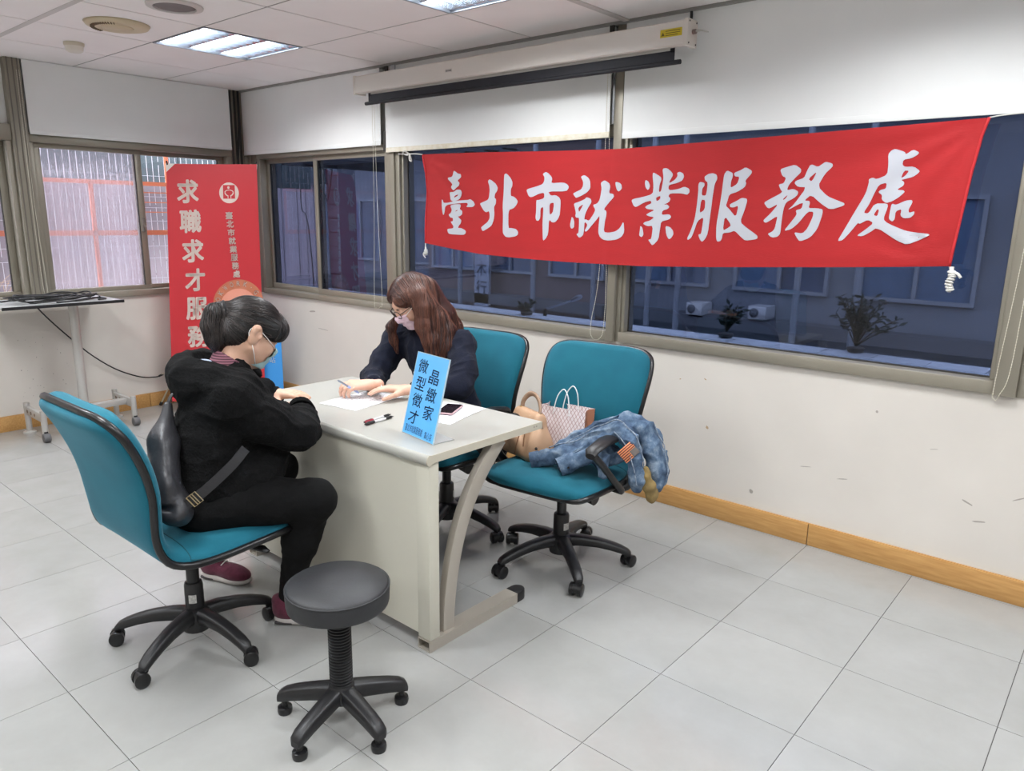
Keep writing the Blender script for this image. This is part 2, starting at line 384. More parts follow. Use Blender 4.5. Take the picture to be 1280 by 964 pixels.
# --- left wall
def sliding_left(name, ya, yb, ym, g1, g2, zb=.88):
    w = sempty(name)
    bx(w, 'frame_bottom', (-.10, ya, zb), (.025, yb, .925)); bx(w, 'frame_top', (-.10, ya, 1.955), (.025, yb, 2.015))
    bx(w, 'frame_side', (-.10, ya, .925), (.015, ya+.03, 1.955)); bx(w, 'frame_side', (-.10, yb-.035, .925), (.015, yb, 1.955))
    for a, b_, x, g in ((ya+.03, ym+.045, -.02, g1), (ym, yb-.035, -.055, g2)):
        bx(w, 'sash_bottom', (x-.03, a, .925), (x, b_, .957)); bx(w, 'sash_top', (x-.03, a, 1.925), (x, b_, 1.958))
        bx(w, 'sash_stile', (x-.03, a, .957), (x, a+.045, 1.925)); bx(w, 'sash_stile', (x-.03, b_-.045, .957), (x, b_, 1.925))
        MB().box((x-.018, a+.043, .955), (x-.012, b_-.043, 1.927)).build('pane', g, w)
        MB().box((x-.026, b_-.05, .957), (x-.004, b_-.045, 1.925)).build('gasket', M_FRAMED, w)
    lk = MB().box((-.022, ym+.008, 1.36), (.0, ym+.03, 1.46)).build('latch', mat('latch_grey', (120,112,104), .5), w, bevel=.004)
    MB().tube([(-.0, ym+.02, 1.40), (.02, ym+.02, 1.39), (.022, ym+.02, 1.36)], .007, 8).build('latch_lever', mat('latch_brown', (110,86,74), .5), lk)
    return w
win6 = sliding_left('window_6', -1.62, -.155, -.915, G_HAZE, G_CLEAR)
win7 = sliding_left('window_7', -3.3, -1.715, -2.5, G_CLEAR, G_CLEAR)
lp = struct(MB().box((-.12, -1.715, .88), (.045, -1.62, ZC)).build('trim_6', M_FRAME, None, bevel=.004))
for y in (-1.700, -1.668, -1.640): MB().box((.04, y, .89), (.05, y+.006, ZC)).build('post_groove', mat('post_groove_taupe', (112,106,96), .5), lp)
MB().box((-.05, -3.3, 1.96), (.03, -1.715, 2.06)).build('transom', M_FRAME, lp, bevel=.003)
# ================================================================== ceiling lights
M_PAN = mat('louvre_aluminium', (205,214,226), .22, metal=.85)
M_TUBE = mat('fluorescent_tube', (255,255,255), .4, emit=(250,253,255), estr=26)
M_LFR = mat('light_frame_grey', (150,156,164), .4, metal=.4)
def troffer(i, j, label, group='recessed three-tube ceiling lights'):
    cx = i*CT-.0036+CT/2; cy = -.0551-j*CT-CT/2; h = CT/2-.008
    t = thing('ceiling_light', label, 'light', (cx, cy, ZC), 0, group)
    f = MB()
    for a in (-1, 1):
        f.box((-h, a*h-.006, -.002), (h, a*h+.006, .095)); f.box((a*h-.006, -h, -.002), (a*h+.006, h, .095))
    f.build('frame', M_LFR, t)
    MB().box((-h, -h, .088), (h, h, .095)).build('back_pan', mat('light_pan_white', (235,238,242), .4), t)
    for k in (-1, 0, 1):
        y = k*.195
        MB().tube([(-h+.02, y, .050), (h-.02, y, .050)], .019, 12).build('tube', M_TUBE, t)
    for k in (-1.5, -.5, .5, 1.5):
        y = k*.195; r = []
        for q in range(7):
            a = (q-3)/3; r.append((y+a*.058, .004+.07*abs(a)**1.6))
        m = MB(); m.grid([[(-h+.01, a, z) for a, z in r], [(h-.01, a, z) for a, z in r]]); m.build('reflector', M_PAN, t, smooth=True)
    for q in range(8):
        x = -h+(q+.5)*2*h/8
        MB().box((x-.0015, -h+.01, .004), (x+.0015, h-.01, .026)).build('louvre_blade', M_PAN, t)
    ld = bpy.data.lights.new('troffer_lamp', 'AREA'); ld.shape = 'RECTANGLE'; ld.size = ld.size_y = CT-.05
    ld.energy = LAMP_W; ld.color = (.985, 1.0, 1.0); ld.spread = math.radians(152)
    lo = bpy.data.objects.new('lamp_light', ld); COL.objects.link(lo); lo.parent = t; lo.location = (0, 0, -.004)
    return t
troffer(2, 1, 'recessed ceiling light with three lit tubes above the red standing banner')
troffer(5, 1, 'recessed ceiling light at the top edge above the projector screen')
ORD = {2: 'nearest the left windows', 5: 'second from the left windows', 8: 'third from the left windows', 11: 'farthest from the left windows'}
for (i, j) in sorted(light_cells - {(2, 1), (5, 1)}): troffer(i, j, 'ceiling light %s in the %s row' % (ORD[i], {1: 'banner wall', 4: 'unseen middle', 7: 'added rearmost'}[j]))
# ================================================================== office chairs
def teal_material():
    m = bpy.data.materials.new('teal_fabric'); m.use_nodes = True; nt = m.node_tree; b = nt.nodes['Principled BSDF']
    tc = nt.nodes.new('ShaderNodeTexCoord')
    w = nt.nodes.new('ShaderNodeTexNoise'); w.inputs['Scale'].default_value = 260; w.inputs['Detail'].default_value = 2; nt.links.new(tc.outputs['Object'], w.inputs['Vector'])
    n = nt.nodes.new('ShaderNodeTexNoise'); n.inputs['Scale'].default_value = 5; n.inputs['Detail'].default_value = 3; nt.links.new(tc.outputs['Object'], n.inputs['Vector'])
    r = nt.nodes.new('ShaderNodeValToRGB'); nt.links.new(n.outputs[0], r.inputs[0])
    r.color_ramp.elements[0].position = .3; r.color_ramp.elements[0].color = (*lin((9,84,103)), 1)
    r.color_ramp.elements[1].position = .7; r.color_ramp.elements[1].color = (*lin((18,99,117)), 1)
    nt.links.new(r.outputs[0], b.inputs['Base Color']); b.inputs['Roughness'].default_value = .8; b.inputs['Specular IOR Level'].default_value = .25
    b.inputs['Sheen Weight'].default_value = .25; b.inputs['Sheen Roughness'].default_value = .5; b.inputs['Sheen Tint'].default_value = (.4,.75,.9,1)
    bp = nt.nodes.new('ShaderNodeBump'); bp.inputs['Strength'].default_value = .25; bp.inputs['Distance'].default_value = .001
    nt.links.new(w.outputs[0], bp.inputs['Height']); nt.links.new(bp.outputs[0], b.inputs['Normal'])
    return m
M_TEAL = teal_material()
M_BLK = mat('black_plastic', (26,26,28), .42, var=.15, vscale=30, bump=.05, bscale=300)
M_BLKS = mat('black_gloss_trim', (20,20,22), .3)
M_STK = mat('white_sticker', (205,205,200), .6, rgb2=(150,150,148), vscale=120)

# profile of the one-piece shell: (y, z, half width) from the front edge of the seat up to the top of the back
PROF = [(.268,.416,.150),(.264,.424,.200),(.245,.434,.236),(.18,.441,.260),(.08,.438,.266),(-.03,.432,.264),(-.12,.434,.254),(-.180,.458,.240),(-.210,.515,.231),(-.222,.59,.236),
        (-.232,.67,.246),(-.250,.75,.257),(-.280,.83,.263),(-.308,.885,.256),(-.325,.917,.234),(-.335,.936,.190),(-.339,.943,.120)]
US = [-1,-.985,-.95,-.88,-.75,-.6,-.4,-.2,0,.2,.4,.6,.75,.88,.95,.985,1]
def shell_rows():
    P = cr([(p[0], p[1], p[2]) for p in PROF], 3); out = []
    n = len(P)
    for i, p in enumerate(P):
        a = P[max(i-1, 0)]; b = P[min(i+1, n-1)]
        t = Vector((b.x-a.x, b.y-a.y)); t = t.normalized() if t.length else Vector((0, 1))
        nrm = Vector((t.y, -t.x))                      # points up from the seat / forward from the back
        if nrm.y < 0 and nrm.x < 0: nrm = -nrm
        s = i/(n-1); back = max(0, min(1, (s-.42)/.2)); row = []
        for u in US:
            e = max(0, 1-abs(u)**7)**.5
            edge = min(1, min(i, n-1-i)/6)**.5
            curl = (.014*back*abs(u)**2*(1-max(0, (s-.80)/.20))) - .010*(1-back)*abs(u)**3
            base = (p.x + nrm.x*curl, p.y + nrm.y*curl)
            row.append((u*p.z, base, nrm, e*edge, back, s))
        out.append(row)
    return out
SR = shell_rows()
def make_chair(name, label, arms, group='teal swivel office chairs'):
    t = thing(name, label, 'chair', (0,0,0), 0, group)
    f = []; r = []; loop = []
    for row in SR:
        f.append([(x, b[0]+n.x*(.004+(.036+.012*bk)*e), b[1]+n.y*(.004+(.036+.012*bk)*e)) for x, b, n, e, bk, s in row])
        r.append([(x, b[0]-n.x*(.004+(.010+.022*bk)*e), b[1]-n.y*(.004+(.010+.022*bk)*e)) for x, b, n, e, bk, s in row])
    ncut = int(len(SR)*.47)
    MB().grid(f[:ncut+1]).build('seat', M_TEAL, t, smooth=True)
    MB().grid(f[ncut:]).build('backrest', M_TEAL, t, smooth=True)
    MB().grid(r[ncut-4:]).build('back_shell', M_TEAL, t, smooth=True)
    MB().grid([[(q[0], q[1], q[2]-.008) for q in w] for w in r[:ncut-3]]).build('seat_pan', M_BLK, t, smooth=True)
    L = [Vector((w[0][0], w[0][1][0], w[0][1][1])) for w in SR]; Rr = [Vector((w[-1][0], w[-1][1][0], w[-1][1][1])) for w in SR]
    top = [Vector((w[0], w[1][0], w[1][1])) for w in SR[-1]]; bot = [Vector((w[0], w[1][0], w[1][1])) for w in SR[0]]
    path = L + top[1:-1] + Rr[::-1] + bot[::-1][1:-1]
    MB().tube(path, .0125, 8, closed=True).build('edge_trim', M_BLKS, t, smooth=True)
    # seam where the seat cushion bends up
    for sgn in (1, -1):
        w = f[ncut-5]; w2 = f[ncut-9]
        idx = range(9, 17) if sgn > 0 else range(7, -1, -1)
        pth = [Vector(w[k]) for k in list(idx)[:-1]] + [(Vector(w[list(idx)[-1]])+Vector(w2[list(idx)[-1]]))/2]
        MB().tube([q+Vector((0, .0, .0005)) for q in pth], .0016, 5).build('seam', mat('teal_seam', (12,72,80), .8), t)
    # mechanism, column, base
    me = MB().box((-.085, -.12, .365), (.085, .10, .405)).build('mechanism', M_BLK, t, bevel=.01)
    MB().tube([(-.06, .05, .382), (-.16, .06, .372)], .012, 10).tube([(-.15, .06, .373), (-.20, .065, .368)], [.026, .029], 16).build('tension_knob', M_BLK, t, smooth=True, angle=.7)
    MB().tube([(.07, .08, .385), (.11, .115, .370), (.175, .135, .372)], .006, 8).tube([(.17, .135, .372), (.215, .145, .378), (.25, .15, .374)], [.013, .019, .009], 10, flat=(.5, 1)).build('height_lever', M_BLK, t, smooth=True)
    MB().lathe([(.022, .20), (.022, .37)], 16).build('gas_lift', M_BLKS, t, smooth=True, angle=.6)
    co = MB().lathe([(.036, .10), (.035, .225), (.032, .235), (.024, .238)], 20).build('column', M_BLK, t, smooth=True, angle=.6)
    m = MB()
    for k in range(5): m.add([(.0366*math.cos(a), .0366*math.sin(a), z) for a in (-1.2+.16*k, -1.2+.16*(k+1)) for z in (.165, .197)], [(0, 2, 3, 1)])
    m.build('sticker', M_STK, co)
    MB().lathe([(.02, .045), (.050, .055), (.056, .09), (.054, .130), (.036, .142)], 20).build('hub', M_BLK, t, smooth=True, angle=.7)
    for k in range(5):
        a = 2*PI*k/5; c, s = math.cos(a), math.sin(a)
        rows = []
        for rr, zc, hh, ww in ((.035,.112,.027,.030),(.09,.114,.025,.027),(.16,.108,.022,.025),(.22,.096,.020,.024),(.27,.081,.018,.023),(.300,.068,.016,.021),(.312,.060,.011,.015)):
            ring = []
            for q in range(10):
                b = 2*PI*q/10; yy = math.copysign(abs(math.cos(b))**.6, math.cos(b))*ww; zz = math.copysign(abs(math.sin(b))**.6, math.sin(b))*hh
                ring.append((rr*c-yy*s, rr*s+yy*c, zc+zz))
            rows.append(ring)
        m = MB(); m.grid(rows, closed_u=True); m.add(rows[-1], [tuple(range(10))]); leg = m.build('base_leg', M_BLK, t, smooth=True)
        ca = a+(.9, -1.4, 2.2, .3, -.6)[k]; ox, oy = .292*c, .292*s; dx, dy = math.cos(ca), math.sin(ca)
        px, py = ox+dx*.018, oy+dy*.018
        w = MB().tube([(ox, oy, .066), (ox, oy, .045)], .010, 8)
        w.tube([(px-dy*.012, py+dx*.012, .030), (px+dy*.012, py-dx*.012, .030)], .024, 12)
        w.build('caster_fork', M_BLK, leg, smooth=True, angle=.6)
        for sg in (-1, 1):
            M_ = Matrix.Translation((px-dy*.019*sg, py+dx*.019*sg, .0275)) @ Vector((0,0,1)).rotation_difference(Vector((-dy*sg, dx*sg, 0))).to_matrix().to_4x4()
            MB().lathe([(.0275, -.010), (.0275, .006), (.023, .0095), (.012, .011)], 18, M_).build('caster_wheel', M_BLKS, leg, smooth=True, angle=.7)
    if arms:
        for sg in (-1, 1):
            x = sg*.252
            ar = MB()
            path = cr([(x*.62, -.03, .405), (x*1.02, -.02, .396), (x*1.14, .005, .41), (x*1.13, .07, .465), (x*1.07, .15, .55), (x*1.01, .195, .60), (x, .18, .622), (x, .04, .626), (x, -.10, .612), (x*1.0, -.155, .575), (x*1.08, -.13, .50), (x*1.14, -.075, .42), (x*1.02, -.05, .396), (x*.62, -.05, .405)], 4)
            ar.tube(path, .017, 8, flat=(1, .8)); arm = ar.build('armrest', M_BLK, t, smooth=True)
            rows = []
            for yy, zz, w_ in ((.222,.604,.022),(.205,.624,.032),(.10,.640,.036),(-.06,.636,.035),(-.14,.622,.028),(-.160,.606,.018)):
                rows.append([(x+w_*math.cos(q), yy, zz+.012*math.sin(q)) for q in [2*PI*i/10 for i in range(10)]])
            m = MB(); m.grid(rows, closed_u=True); m.add(rows[0], [tuple(range(10))]); m.add(rows[-1], [tuple(range(10))])
            m.build('arm_pad', M_BLK, arm, smooth=True)
    return t
ch_left = make_chair('office_chair', 'teal office chair without armrests under the person in black fleece', False)
ch_left.location = (3.484, -2.348, 0); ch_left.rotation_euler.z = math.radians(1)
ch_right = make_chair('office_chair', 'teal office chair with black armrests holding the handbag and denim jacket', True)
ch_right.location = (4.065, -.955, 0); ch_right.rotation_euler.z = math.radians(186)
ch_mid = copy_tree(ch_right); ch_mid['label'] = 'teal office chair behind the desk under the person in the navy jumper'
ch_mid.location = (3.415, -1.03, 0); ch_mid.rotation_euler.z = math.radians(184)
def turn_base(ch, deg, sc=1):
    """swivel the five-star base against the seat"""
    a = math.radians(deg)
    for c in ch.children:
        if c.name.split('.')[0] in ('base_leg', 'hub', 'column'): c.rotation_euler.z = a; c.scale = (sc, sc, 1)
turn_base(ch_left, 9-1, .9); turn_base(ch_right, 33.5-186); turn_base(ch_mid, 80-184)

# ================================================================== stool
M_VINYL = mat('black_vinyl', (34,35,38), .5, var=.1, vscale=40, bump=.15, bscale=250)
st = thing('stool', 'round black vinyl stool on a ribbed column and five legs', 'stool', (4.222, -2.261, 0))
MB().lathe([(.0, .388), (.135, .388), (.148, .394), (.150, .402), (.152, .442), (.149, .452), (.142, .458), (.05, .463), (.0, .464)], 40).build('seat', M_VINYL, st, smooth=True)
MB().tube([(.1505*math.cos(2*PI*k/40), .1505*math.sin(2*PI*k/40), .449) for k in range(40)], .0028, 6, closed=True).build('seat_piping', M_VINYL, st, smooth=True)
pr_ = []
z = .125
while z < .365:
    pr_ += [(.0295, z), (.035, z+.003), (.035, z+.006), (.0295, z+.009)]; z += .0098
MB().lathe([(.024, .385), (.024, .36)][::-1] + [], 16).build('spindle', M_BLKS, st, smooth=True)
MB().lathe(pr_, 24).build('ribbed_sleeve', M_BLK, st, smooth=True, angle=.5)
MB().lathe([(.03, .07), (.046, .075), (.047, .105), (.036, .128)], 20).build('hub', M_BLK, st, smooth=True, angle=.6)
for k in range(5):
    a = math.radians(-4+72*k); c, s = math.cos(a), math.sin(a); rows = []
    for rr, zc, hh, ww in ((.03,.098,.026,.026),(.09,.088,.025,.024),(.15,.076,.023,.022),(.185,.066,.021,.021),(.203,.058,.016,.019),(.207,.052,.009,.013)):
        ring = []
        for q in range(12):
            b = 2*PI*q/12; yy = math.copysign(abs(math.cos(b))**.5, math.cos(b))*ww; zz = math.copysign(abs(math.sin(b))**.5, math.sin(b))*hh
            ring.append((rr*c-yy*s, rr*s+yy*c, zc+zz))
        rows.append(ring)
    m = MB(); m.grid(rows, closed_u=True); m.add(rows[-1], [tuple(range(12))]); lg = m.build('leg', M_BLK, st, smooth=True)
    MB().lathe([(.008, .046), (.010, .026), (.0215, .022), (.023, .012), (.021, .0), (.0, .0)][::-1], 16, Matrix.Translation((.188*c, .188*s, 0))).build('foot_pad', M_BLKS, lg, smooth=True, angle=.6)

# ================================================================== desk
M_DESK = mat('desk_light_grey', (174,173,166), .38, var=.015, vscale=4)
M_DESKB = mat('desk_panel_greige', (192,189,175), .45, var=.02, vscale=3)
M_DESKL = mat('desk_frame_grey', (170,163,152), .4, metal=.3)
X0, X1, Y0, Y1, ZD = 2.962, 4.166, -1.850, -1.238, .731
dk = thing('desk', 'light grey office desk with curved metal legs and a front panel', 'desk', ((X0+X1)/2, (Y0+Y1)/2, 0))
O = dk.location
# top: bullnosed front edge (towards the camera), square elsewhere
prof = [(Y1, ZD), (Y1, ZD-.028)] + [(Y0+.03, ZD-.028)] + [(Y0+.018-.018*math.sin(a), ZD-.0215-.0215*math.cos(a)+.004) for a in [PI*k/10 for k in range(1, 10)]] + [(Y0+.02, ZD)]
m = MB(O); n = len(prof)
m.add([(X0, a, b) for a, b in prof]+[(X1-.003, a, b) for a, b in prof], [tuple(range(n-1,-1,-1)), tuple(range(n, 2*n))]+[(i, (i+1) % n, n+(i+1) % n, n+i) for i in range(n)])
m.build('top', M_DESK, dk, smooth=True, angle=.5)
m = MB(O); m.add([(X1-.003, a, b) for a, b in prof]+[(X1, a, b) for a, b in prof], [tuple(range(n-1,-1,-1)), tuple(range(n, 2*n))]+[(i, (i+1) % n, n+(i+1) % n, n+i) for i in range(n)])
m.build('edge_band', mat('edge_band_greige', (186,180,164), .45), dk)
for yy in (Y1+.0-.035, Y1-.05): MB(O).tube([(X1-.001, yy, ZD-.012), (X1+.0012, yy, ZD-.012)], .0035, 10).build('screw_cap', mat('screw_grey', (150,145,134), .5), dk)
MB(O).box((X0+.06, -1.836, .055), (4.097, -1.822, ZD-.028)).build('front_panel', M_DESKB, dk)
MB(O).box((4.0975, -1.838, .043), (4.160, -1.79, ZD-.028)).build('post', M_DESKB, dk, bevel=.003)
MB(O).box((X0+.0, -1.838, .043), (X0+.0585, -1.79, ZD-.028)).build('post', M_DESKB, dk, bevel=.003)
MB(O).box((X0+.06, -1.80, ZD-.07), (4.097, -1.775, ZD-.028)).build('rail', M_DESKL, dk)
for xx in (4.100, X0+.0):
    ft = MB(O)
    ft.box((xx, -1.842, .0), (xx+.062, -1.365, .004)); ft.box((xx, -1.842, .038), (xx+.062, -1.365, .042)); ft.box((xx, -1.842, .004), (xx+.004, -1.365, .038)); ft.box((xx+.058, -1.842, .004), (xx+.062, -1.365, .038))
    fo = ft.build('foot', M_DESKL, dk)
    pts = [(0, 0), (.062, 0)] + [(.062-.031+.031*math.cos(a), .032+.034*math.sin(a)) for a in [PI*k/8 for k in range(0, 9)]]
    MB(O).prism(pts, (xx, -1.366, .0), (1,0,0), (0,1,0), (0,0,.043)).build('end_cap', M_BLK, fo, bevel=.004)
    # curved arm
    cen = cr([(-1.733,.042),(-1.728,.14),(-1.708,.27),(-1.675,.39),(-1.625,.50),(-1.555,.60),(-1.455,.705)], 4); rows = []
    for i, p in enumerate(cen):
        a = cen[max(0, i-1)]; b = cen[min(len(cen)-1, i+1)]; tt = (b-a).normalized(); nn = Vector((tt.y, -tt.x))
        w = lerp(.0275, .030, i/len(cen))
        rows.append([(xx+.016, p.x-nn.x*w, p.y-nn.y*w), (xx+.048, p.x-nn.x*w, p.y-nn.y*w), (xx+.048, p.x+nn.x*w, p.y+nn.y*w), (xx+.016, p.x+nn.x*w, p.y+nn.y*w)])
    MB(O).grid(rows, closed_u=True).build('curved_leg', M_DESKL, dk, bevel=.003)
# ================================================================== soft bodies: distance field -> one continuous skin
class SDF:
    def __init__(s, lo, hi, h):
        s.lo = np.array(lo, np.float32); s.h = h
        s.n = np.ceil((np.array(hi)-np.array(lo))/h).astype(int)+1
        s.d = np.full(s.n, 1.0, np.float32)
    def _blk(s, lo, hi, pad):
        pad += getattr(s, 'pad', 0)
        a = np.clip(np.floor((np.array(lo)-pad-s.lo)/s.h).astype(int), 0, s.n); b = np.clip(np.ceil((np.array(hi)+pad-s.lo)/s.h).astype(int)+1, 0, s.n)
        if np.any(b-a < 1): return None, None
        ax = [s.lo[i]+s.h*np.arange(a[i], b[i], dtype=np.float32) for i in range(3)]
        return tuple(slice(a[i], b[i]) for i in range(3)), np.meshgrid(*ax, indexing='ij')
    def _mix(s, sl, d, k, sub):
        o = s.d[sl]
        if sub:
            d = -d
            if k > 0: hh = np.maximum(k-np.abs(o-d), 0)/k; s.d[sl] = np.maximum(o, d)+hh*hh*k*.25
            else: s.d[sl] = np.maximum(o, d)
        elif k > 0: hh = np.maximum(k-np.abs(o-d), 0)/k; s.d[sl] = np.minimum(o, d)-hh*hh*k*.25
        else: s.d[sl] = np.minimum(o, d)
    def cone(s, a, b, ra, rb, k=.02, sub=False):
        a = np.array(a, np.float32); b = np.array(b, np.float32); r = max(ra, rb)
        sl, g = s._blk(np.minimum(a, b)-r, np.maximum(a, b)+r, k+2*s.h)
        if sl is None: return s
        ab = b-a; L = float(ab@ab)+1e-12
        q = [g[i]-a[i] for i in range(3)]
        t = np.clip((q[0]*ab[0]+q[1]*ab[1]+q[2]*ab[2])/L, 0, 1)
        d = np.sqrt((q[0]-t*ab[0])**2+(q[1]-t*ab[1])**2+(q[2]-t*ab[2])**2)-(ra+(rb-ra)*t)
        s._mix(sl, d, k, sub); return s
    def chain(s, pts, rs, k=.02):
        for i in range(len(pts)-1): s.cone(pts[i], pts[i+1], rs[i], rs[i+1], k)
        return s
    def ell(s, c, r, ax=None, k=.02, sub=False):
        """ellipsoid, ax: three unit axes (rows)"""
        c = np.array(c, np.float32); R_ = max(r)
        sl, g = s._blk(c-R_, c+R_, k+2*s.h)
        if sl is None: return s
        q = [g[i]-c[i] for i in range(3)]
        if ax is not None:
            A = np.array(ax, np.float32); q = [q[0]*A[i][0]+q[1]*A[i][1]+q[2]*A[i][2] for i in range(3)]
        k0 = np.sqrt(sum((q[i]/r[i])**2 for i in range(3))); k1 = np.sqrt(sum((q[i]/r[i]**2)**2 for i in range(3)))+1e-9
        s._mix(sl, k0*(k0-1)/k1, k, sub); return s
    def rbox(s, c, r, ax=None, rad=.01, k=.01, sub=False):
        c = np.array(c, np.float32); R_ = float(np.linalg.norm(r))
        sl, g = s._blk(c-R_, c+R_, k+2*s.h)
        if sl is None: return s
        q = [g[i]-c[i] for i in range(3)]
        if ax is not None:
            A = np.array(ax, np.float32); q = [q[0]*A[i][0]+q[1]*A[i][1]+q[2]*A[i][2] for i in range(3)]
        q = [np.abs(q[i])-(r[i]-rad) for i in range(3)]
        d = np.sqrt(sum(np.maximum(v, 0)**2 for v in q))+np.minimum(np.maximum(np.maximum(q[0], q[1]), q[2]), 0)-rad
        s._mix(sl, d, k, sub); return s
    def cut(s, p, n):
        """keep the side of the plane that n points away from"""
        n = np.array(n, np.float32); n /= np.linalg.norm(n); ax = [s.lo[i]+s.h*np.arange(s.n[i], dtype=np.float32) for i in range(3)]
        d = (ax[0][:, None, None]-p[0])*n[0]+(ax[1][None, :, None]-p[1])*n[1]+(ax[2][None, None, :]-p[2])*n[2]
        s.d = np.maximum(s.d, d); return s
    def sample(s, P):
        q = (P-s.lo)/s.h; q = np.clip(q, 0, s.n-1.001); i = q.astype(int); f = (q-i).astype(np.float32); D = s.d; out = 0
        for dx in (0, 1):
            for dy in (0, 1):
                for dz in (0, 1):
                    w = (f[:, 0] if dx else 1-f[:, 0])*(f[:, 1] if dy else 1-f[:, 1])*(f[:, 2] if dz else 1-f[:, 2])
                    out = out+w*D[i[:, 0]+dx, i[:, 1]+dy, i[:, 2]+dz]
        return out
    def grad(s, P, e=None):
        e = e or s.h; g = np.stack([s.sample(P+np.eye(3)[i]*e)-s.sample(P-np.eye(3)[i]*e) for i in range(3)], 1)
        return g/(np.linalg.norm(g, axis=1, keepdims=True)+1e-9)
    def mesh(s):
        """surface nets"""
        D = s.d; ins = D < 0
        nx, ny, nz = s.n
        c = [ins[i:nx-1+i, j:ny-1+j, k:nz-1+k] for i in (0, 1) for j in (0, 1) for k in (0, 1)]
        cnt = sum(v.astype(np.int8) for v in c); act = (cnt > 0) & (cnt < 8)
        I = np.argwhere(act); idx = np.full(act.shape, -1, np.int32); idx[act] = np.arange(len(I))
        acc = np.zeros((len(I), 3)); num = np.zeros(len(I))
        cor = [np.array((i, j, k)) for i in (0, 1) for j in (0, 1) for k in (0, 1)]
        val = [D[I[:, 0]+o[0], I[:, 1]+o[1], I[:, 2]+o[2]] for o in cor]
        for a in range(8):
            for b in range(a+1, 8):
                if np.abs(cor[a]-cor[b]).sum() != 1: continue
                va, vb = val[a], val[b]; m = (va < 0) != (vb < 0)
                t = va[m]/(va[m]-vb[m]); acc[m] += cor[a]+(cor[b]-cor[a])*t[:, None]; num[m] += 1
        V = s.lo+s.h*(I+acc/num[:, None]); F = []
        for ax in range(3):
            u, v = [(1, 2), (2, 0), (0, 1)][ax]
            sl0 = [slice(None)]*3; sl1 = [slice(None)]*3; sl0[ax] = slice(0, -1); sl1[ax] = slice(1, None)
            e0 = ins[tuple(sl0)]; e1 = ins[tuple(sl1)]
            E = np.argwhere(e0 != e1); ok = (E[:, u] > 0) & (E[:, v] > 0) & (E[:, u] < s.n[u]-1) & (E[:, v] < s.n[v]-1); E = E[ok]
            fl = e0[E[:, 0], E[:, 1], E[:, 2]]
            def at(du, dv):
                q = E.copy(); q[:, u] -= du; q[:, v] -= dv; return idx[q[:, 0], q[:, 1], q[:, 2]]
            Q = np.stack([at(1, 1), at(0, 1), at(0, 0), at(1, 0)], 1); Q[~fl] = Q[~fl][:, ::-1]; F.append(Q)
        return V, np.concatenate(F)
def relax(V, F, it=2, lam=.5):
    n = len(V); A = np.concatenate([F[:, [0, 1]], F[:, [1, 2]], F[:, [2, 3]], F[:, [3, 0]]]); A = np.concatenate([A, A[:, ::-1]])
    deg = np.bincount(A[:, 0], minlength=n)[:, None]
    for _ in range(it):
        S = np.stack([np.bincount(A[:, 0], weights=V[A[:, 1], i], minlength=n) for i in range(3)], 1)/np.maximum(deg, 1)
        V = V+lam*(S-V)
    return V
def vnormals(V, F):
    n = np.cross(V[F[:, 2]]-V[F[:, 0]], V[F[:, 3]]-V[F[:, 1]]); N = np.zeros_like(V)
    for i in range(4):
        for c in range(3): N[:, c] += np.bincount(F[:, i], weights=n[:, c], minlength=len(V))
    return N/(np.linalg.norm(N, axis=1, keepdims=True)+1e-12)
def np_mesh(name, V, F, m, parent=None, off=(0,0,0), smooth=True, mats=None, midx=None):
    V = np.asarray(V, np.float64)-np.array(off)
    me = bpy.data.meshes.new(name); k = F.shape[1]
    me.vertices.add(len(V)); me.vertices.foreach_set('co', V.ravel()); me.loops.add(F.size); me.loops.foreach_set('vertex_index', F.ravel().astype(np.int32))
    me.polygons.add(len(F)); me.polygons.foreach_set('loop_start', (np.arange(len(F))*k).astype(np.int32)); me.polygons.foreach_set('loop_total', np.full(len(F), k, np.int32))
    me.polygons.foreach_set('use_smooth', np.full(len(F), smooth))
    for q in (mats or [m]): me.materials.append(q)
    if midx is not None: me.polygons.foreach_set('material_index', midx.astype(np.int32))
    me.update(calc_edges=True); me.validate()
    return link(bpy.data.objects.new(name, me), parent)
def sdf_obj(S, name, m, parent=None, off=(0,0,0), rel=2, disp=None):
    V, F = S.mesh(); V = relax(V, F, rel)
    if disp is not None: V = V+vnormals(V, F)*disp(V)[:, None]
    return np_mesh(name, V, F, m, parent, off)
def npv(v): return np.array(v, float)
def unit(v): v = npv(v); return v/np.linalg.norm(v)
def strands(S, roots, flow, steps, step, r, lift=.001, wob=.25, taper=True):
    """streamlines over a hair field, as thin three-sided tubes"""
    P = roots.copy(); path = []; nrm = []
    rs = np.random.RandomState(3); ph = rs.rand(len(P), 3)*6.28
    for i in range(steps):
        g = S.grad(P); P = P-g*(S.sample(P)-lift)[:, None]
        path.append(P.copy()); nrm.append(g)
        f = flow(P)+wob*np.sin(ph+i*.45); f = f-g*(f*g).sum(1, keepdims=True)
        P = P+f/(np.linalg.norm(f, axis=1, keepdims=True)+1e-6)*step
    P = np.stack(path, 1); N = np.stack(nrm, 1); T = np.gradient(P, axis=1); T /= np.linalg.norm(T, axis=2, keepdims=True)+1e-9
    B = np.cross(T, N); n, m = P.shape[:2]
    w = np.ones(m)
    if taper: w[0] = .3; w[-1] = .15; w[-2] = .6
    rr = (r*(.7+.6*rs.rand(n)))[:, None, None]*w[None, :, None]
    V = np.stack([P+B*rr, P+N*rr*.9, P-B*rr], 2).reshape(-1, 3)
    base = (np.arange(n)[:, None]*m+np.arange(m-1)[None, :]).reshape(-1)*3; F = []
    for a, b in ((0, 1), (1, 2), (2, 0)): F.append(np.stack([base+a, base+b, base+3+b, base+3+a], 1))
    return V, np.concatenate(F)
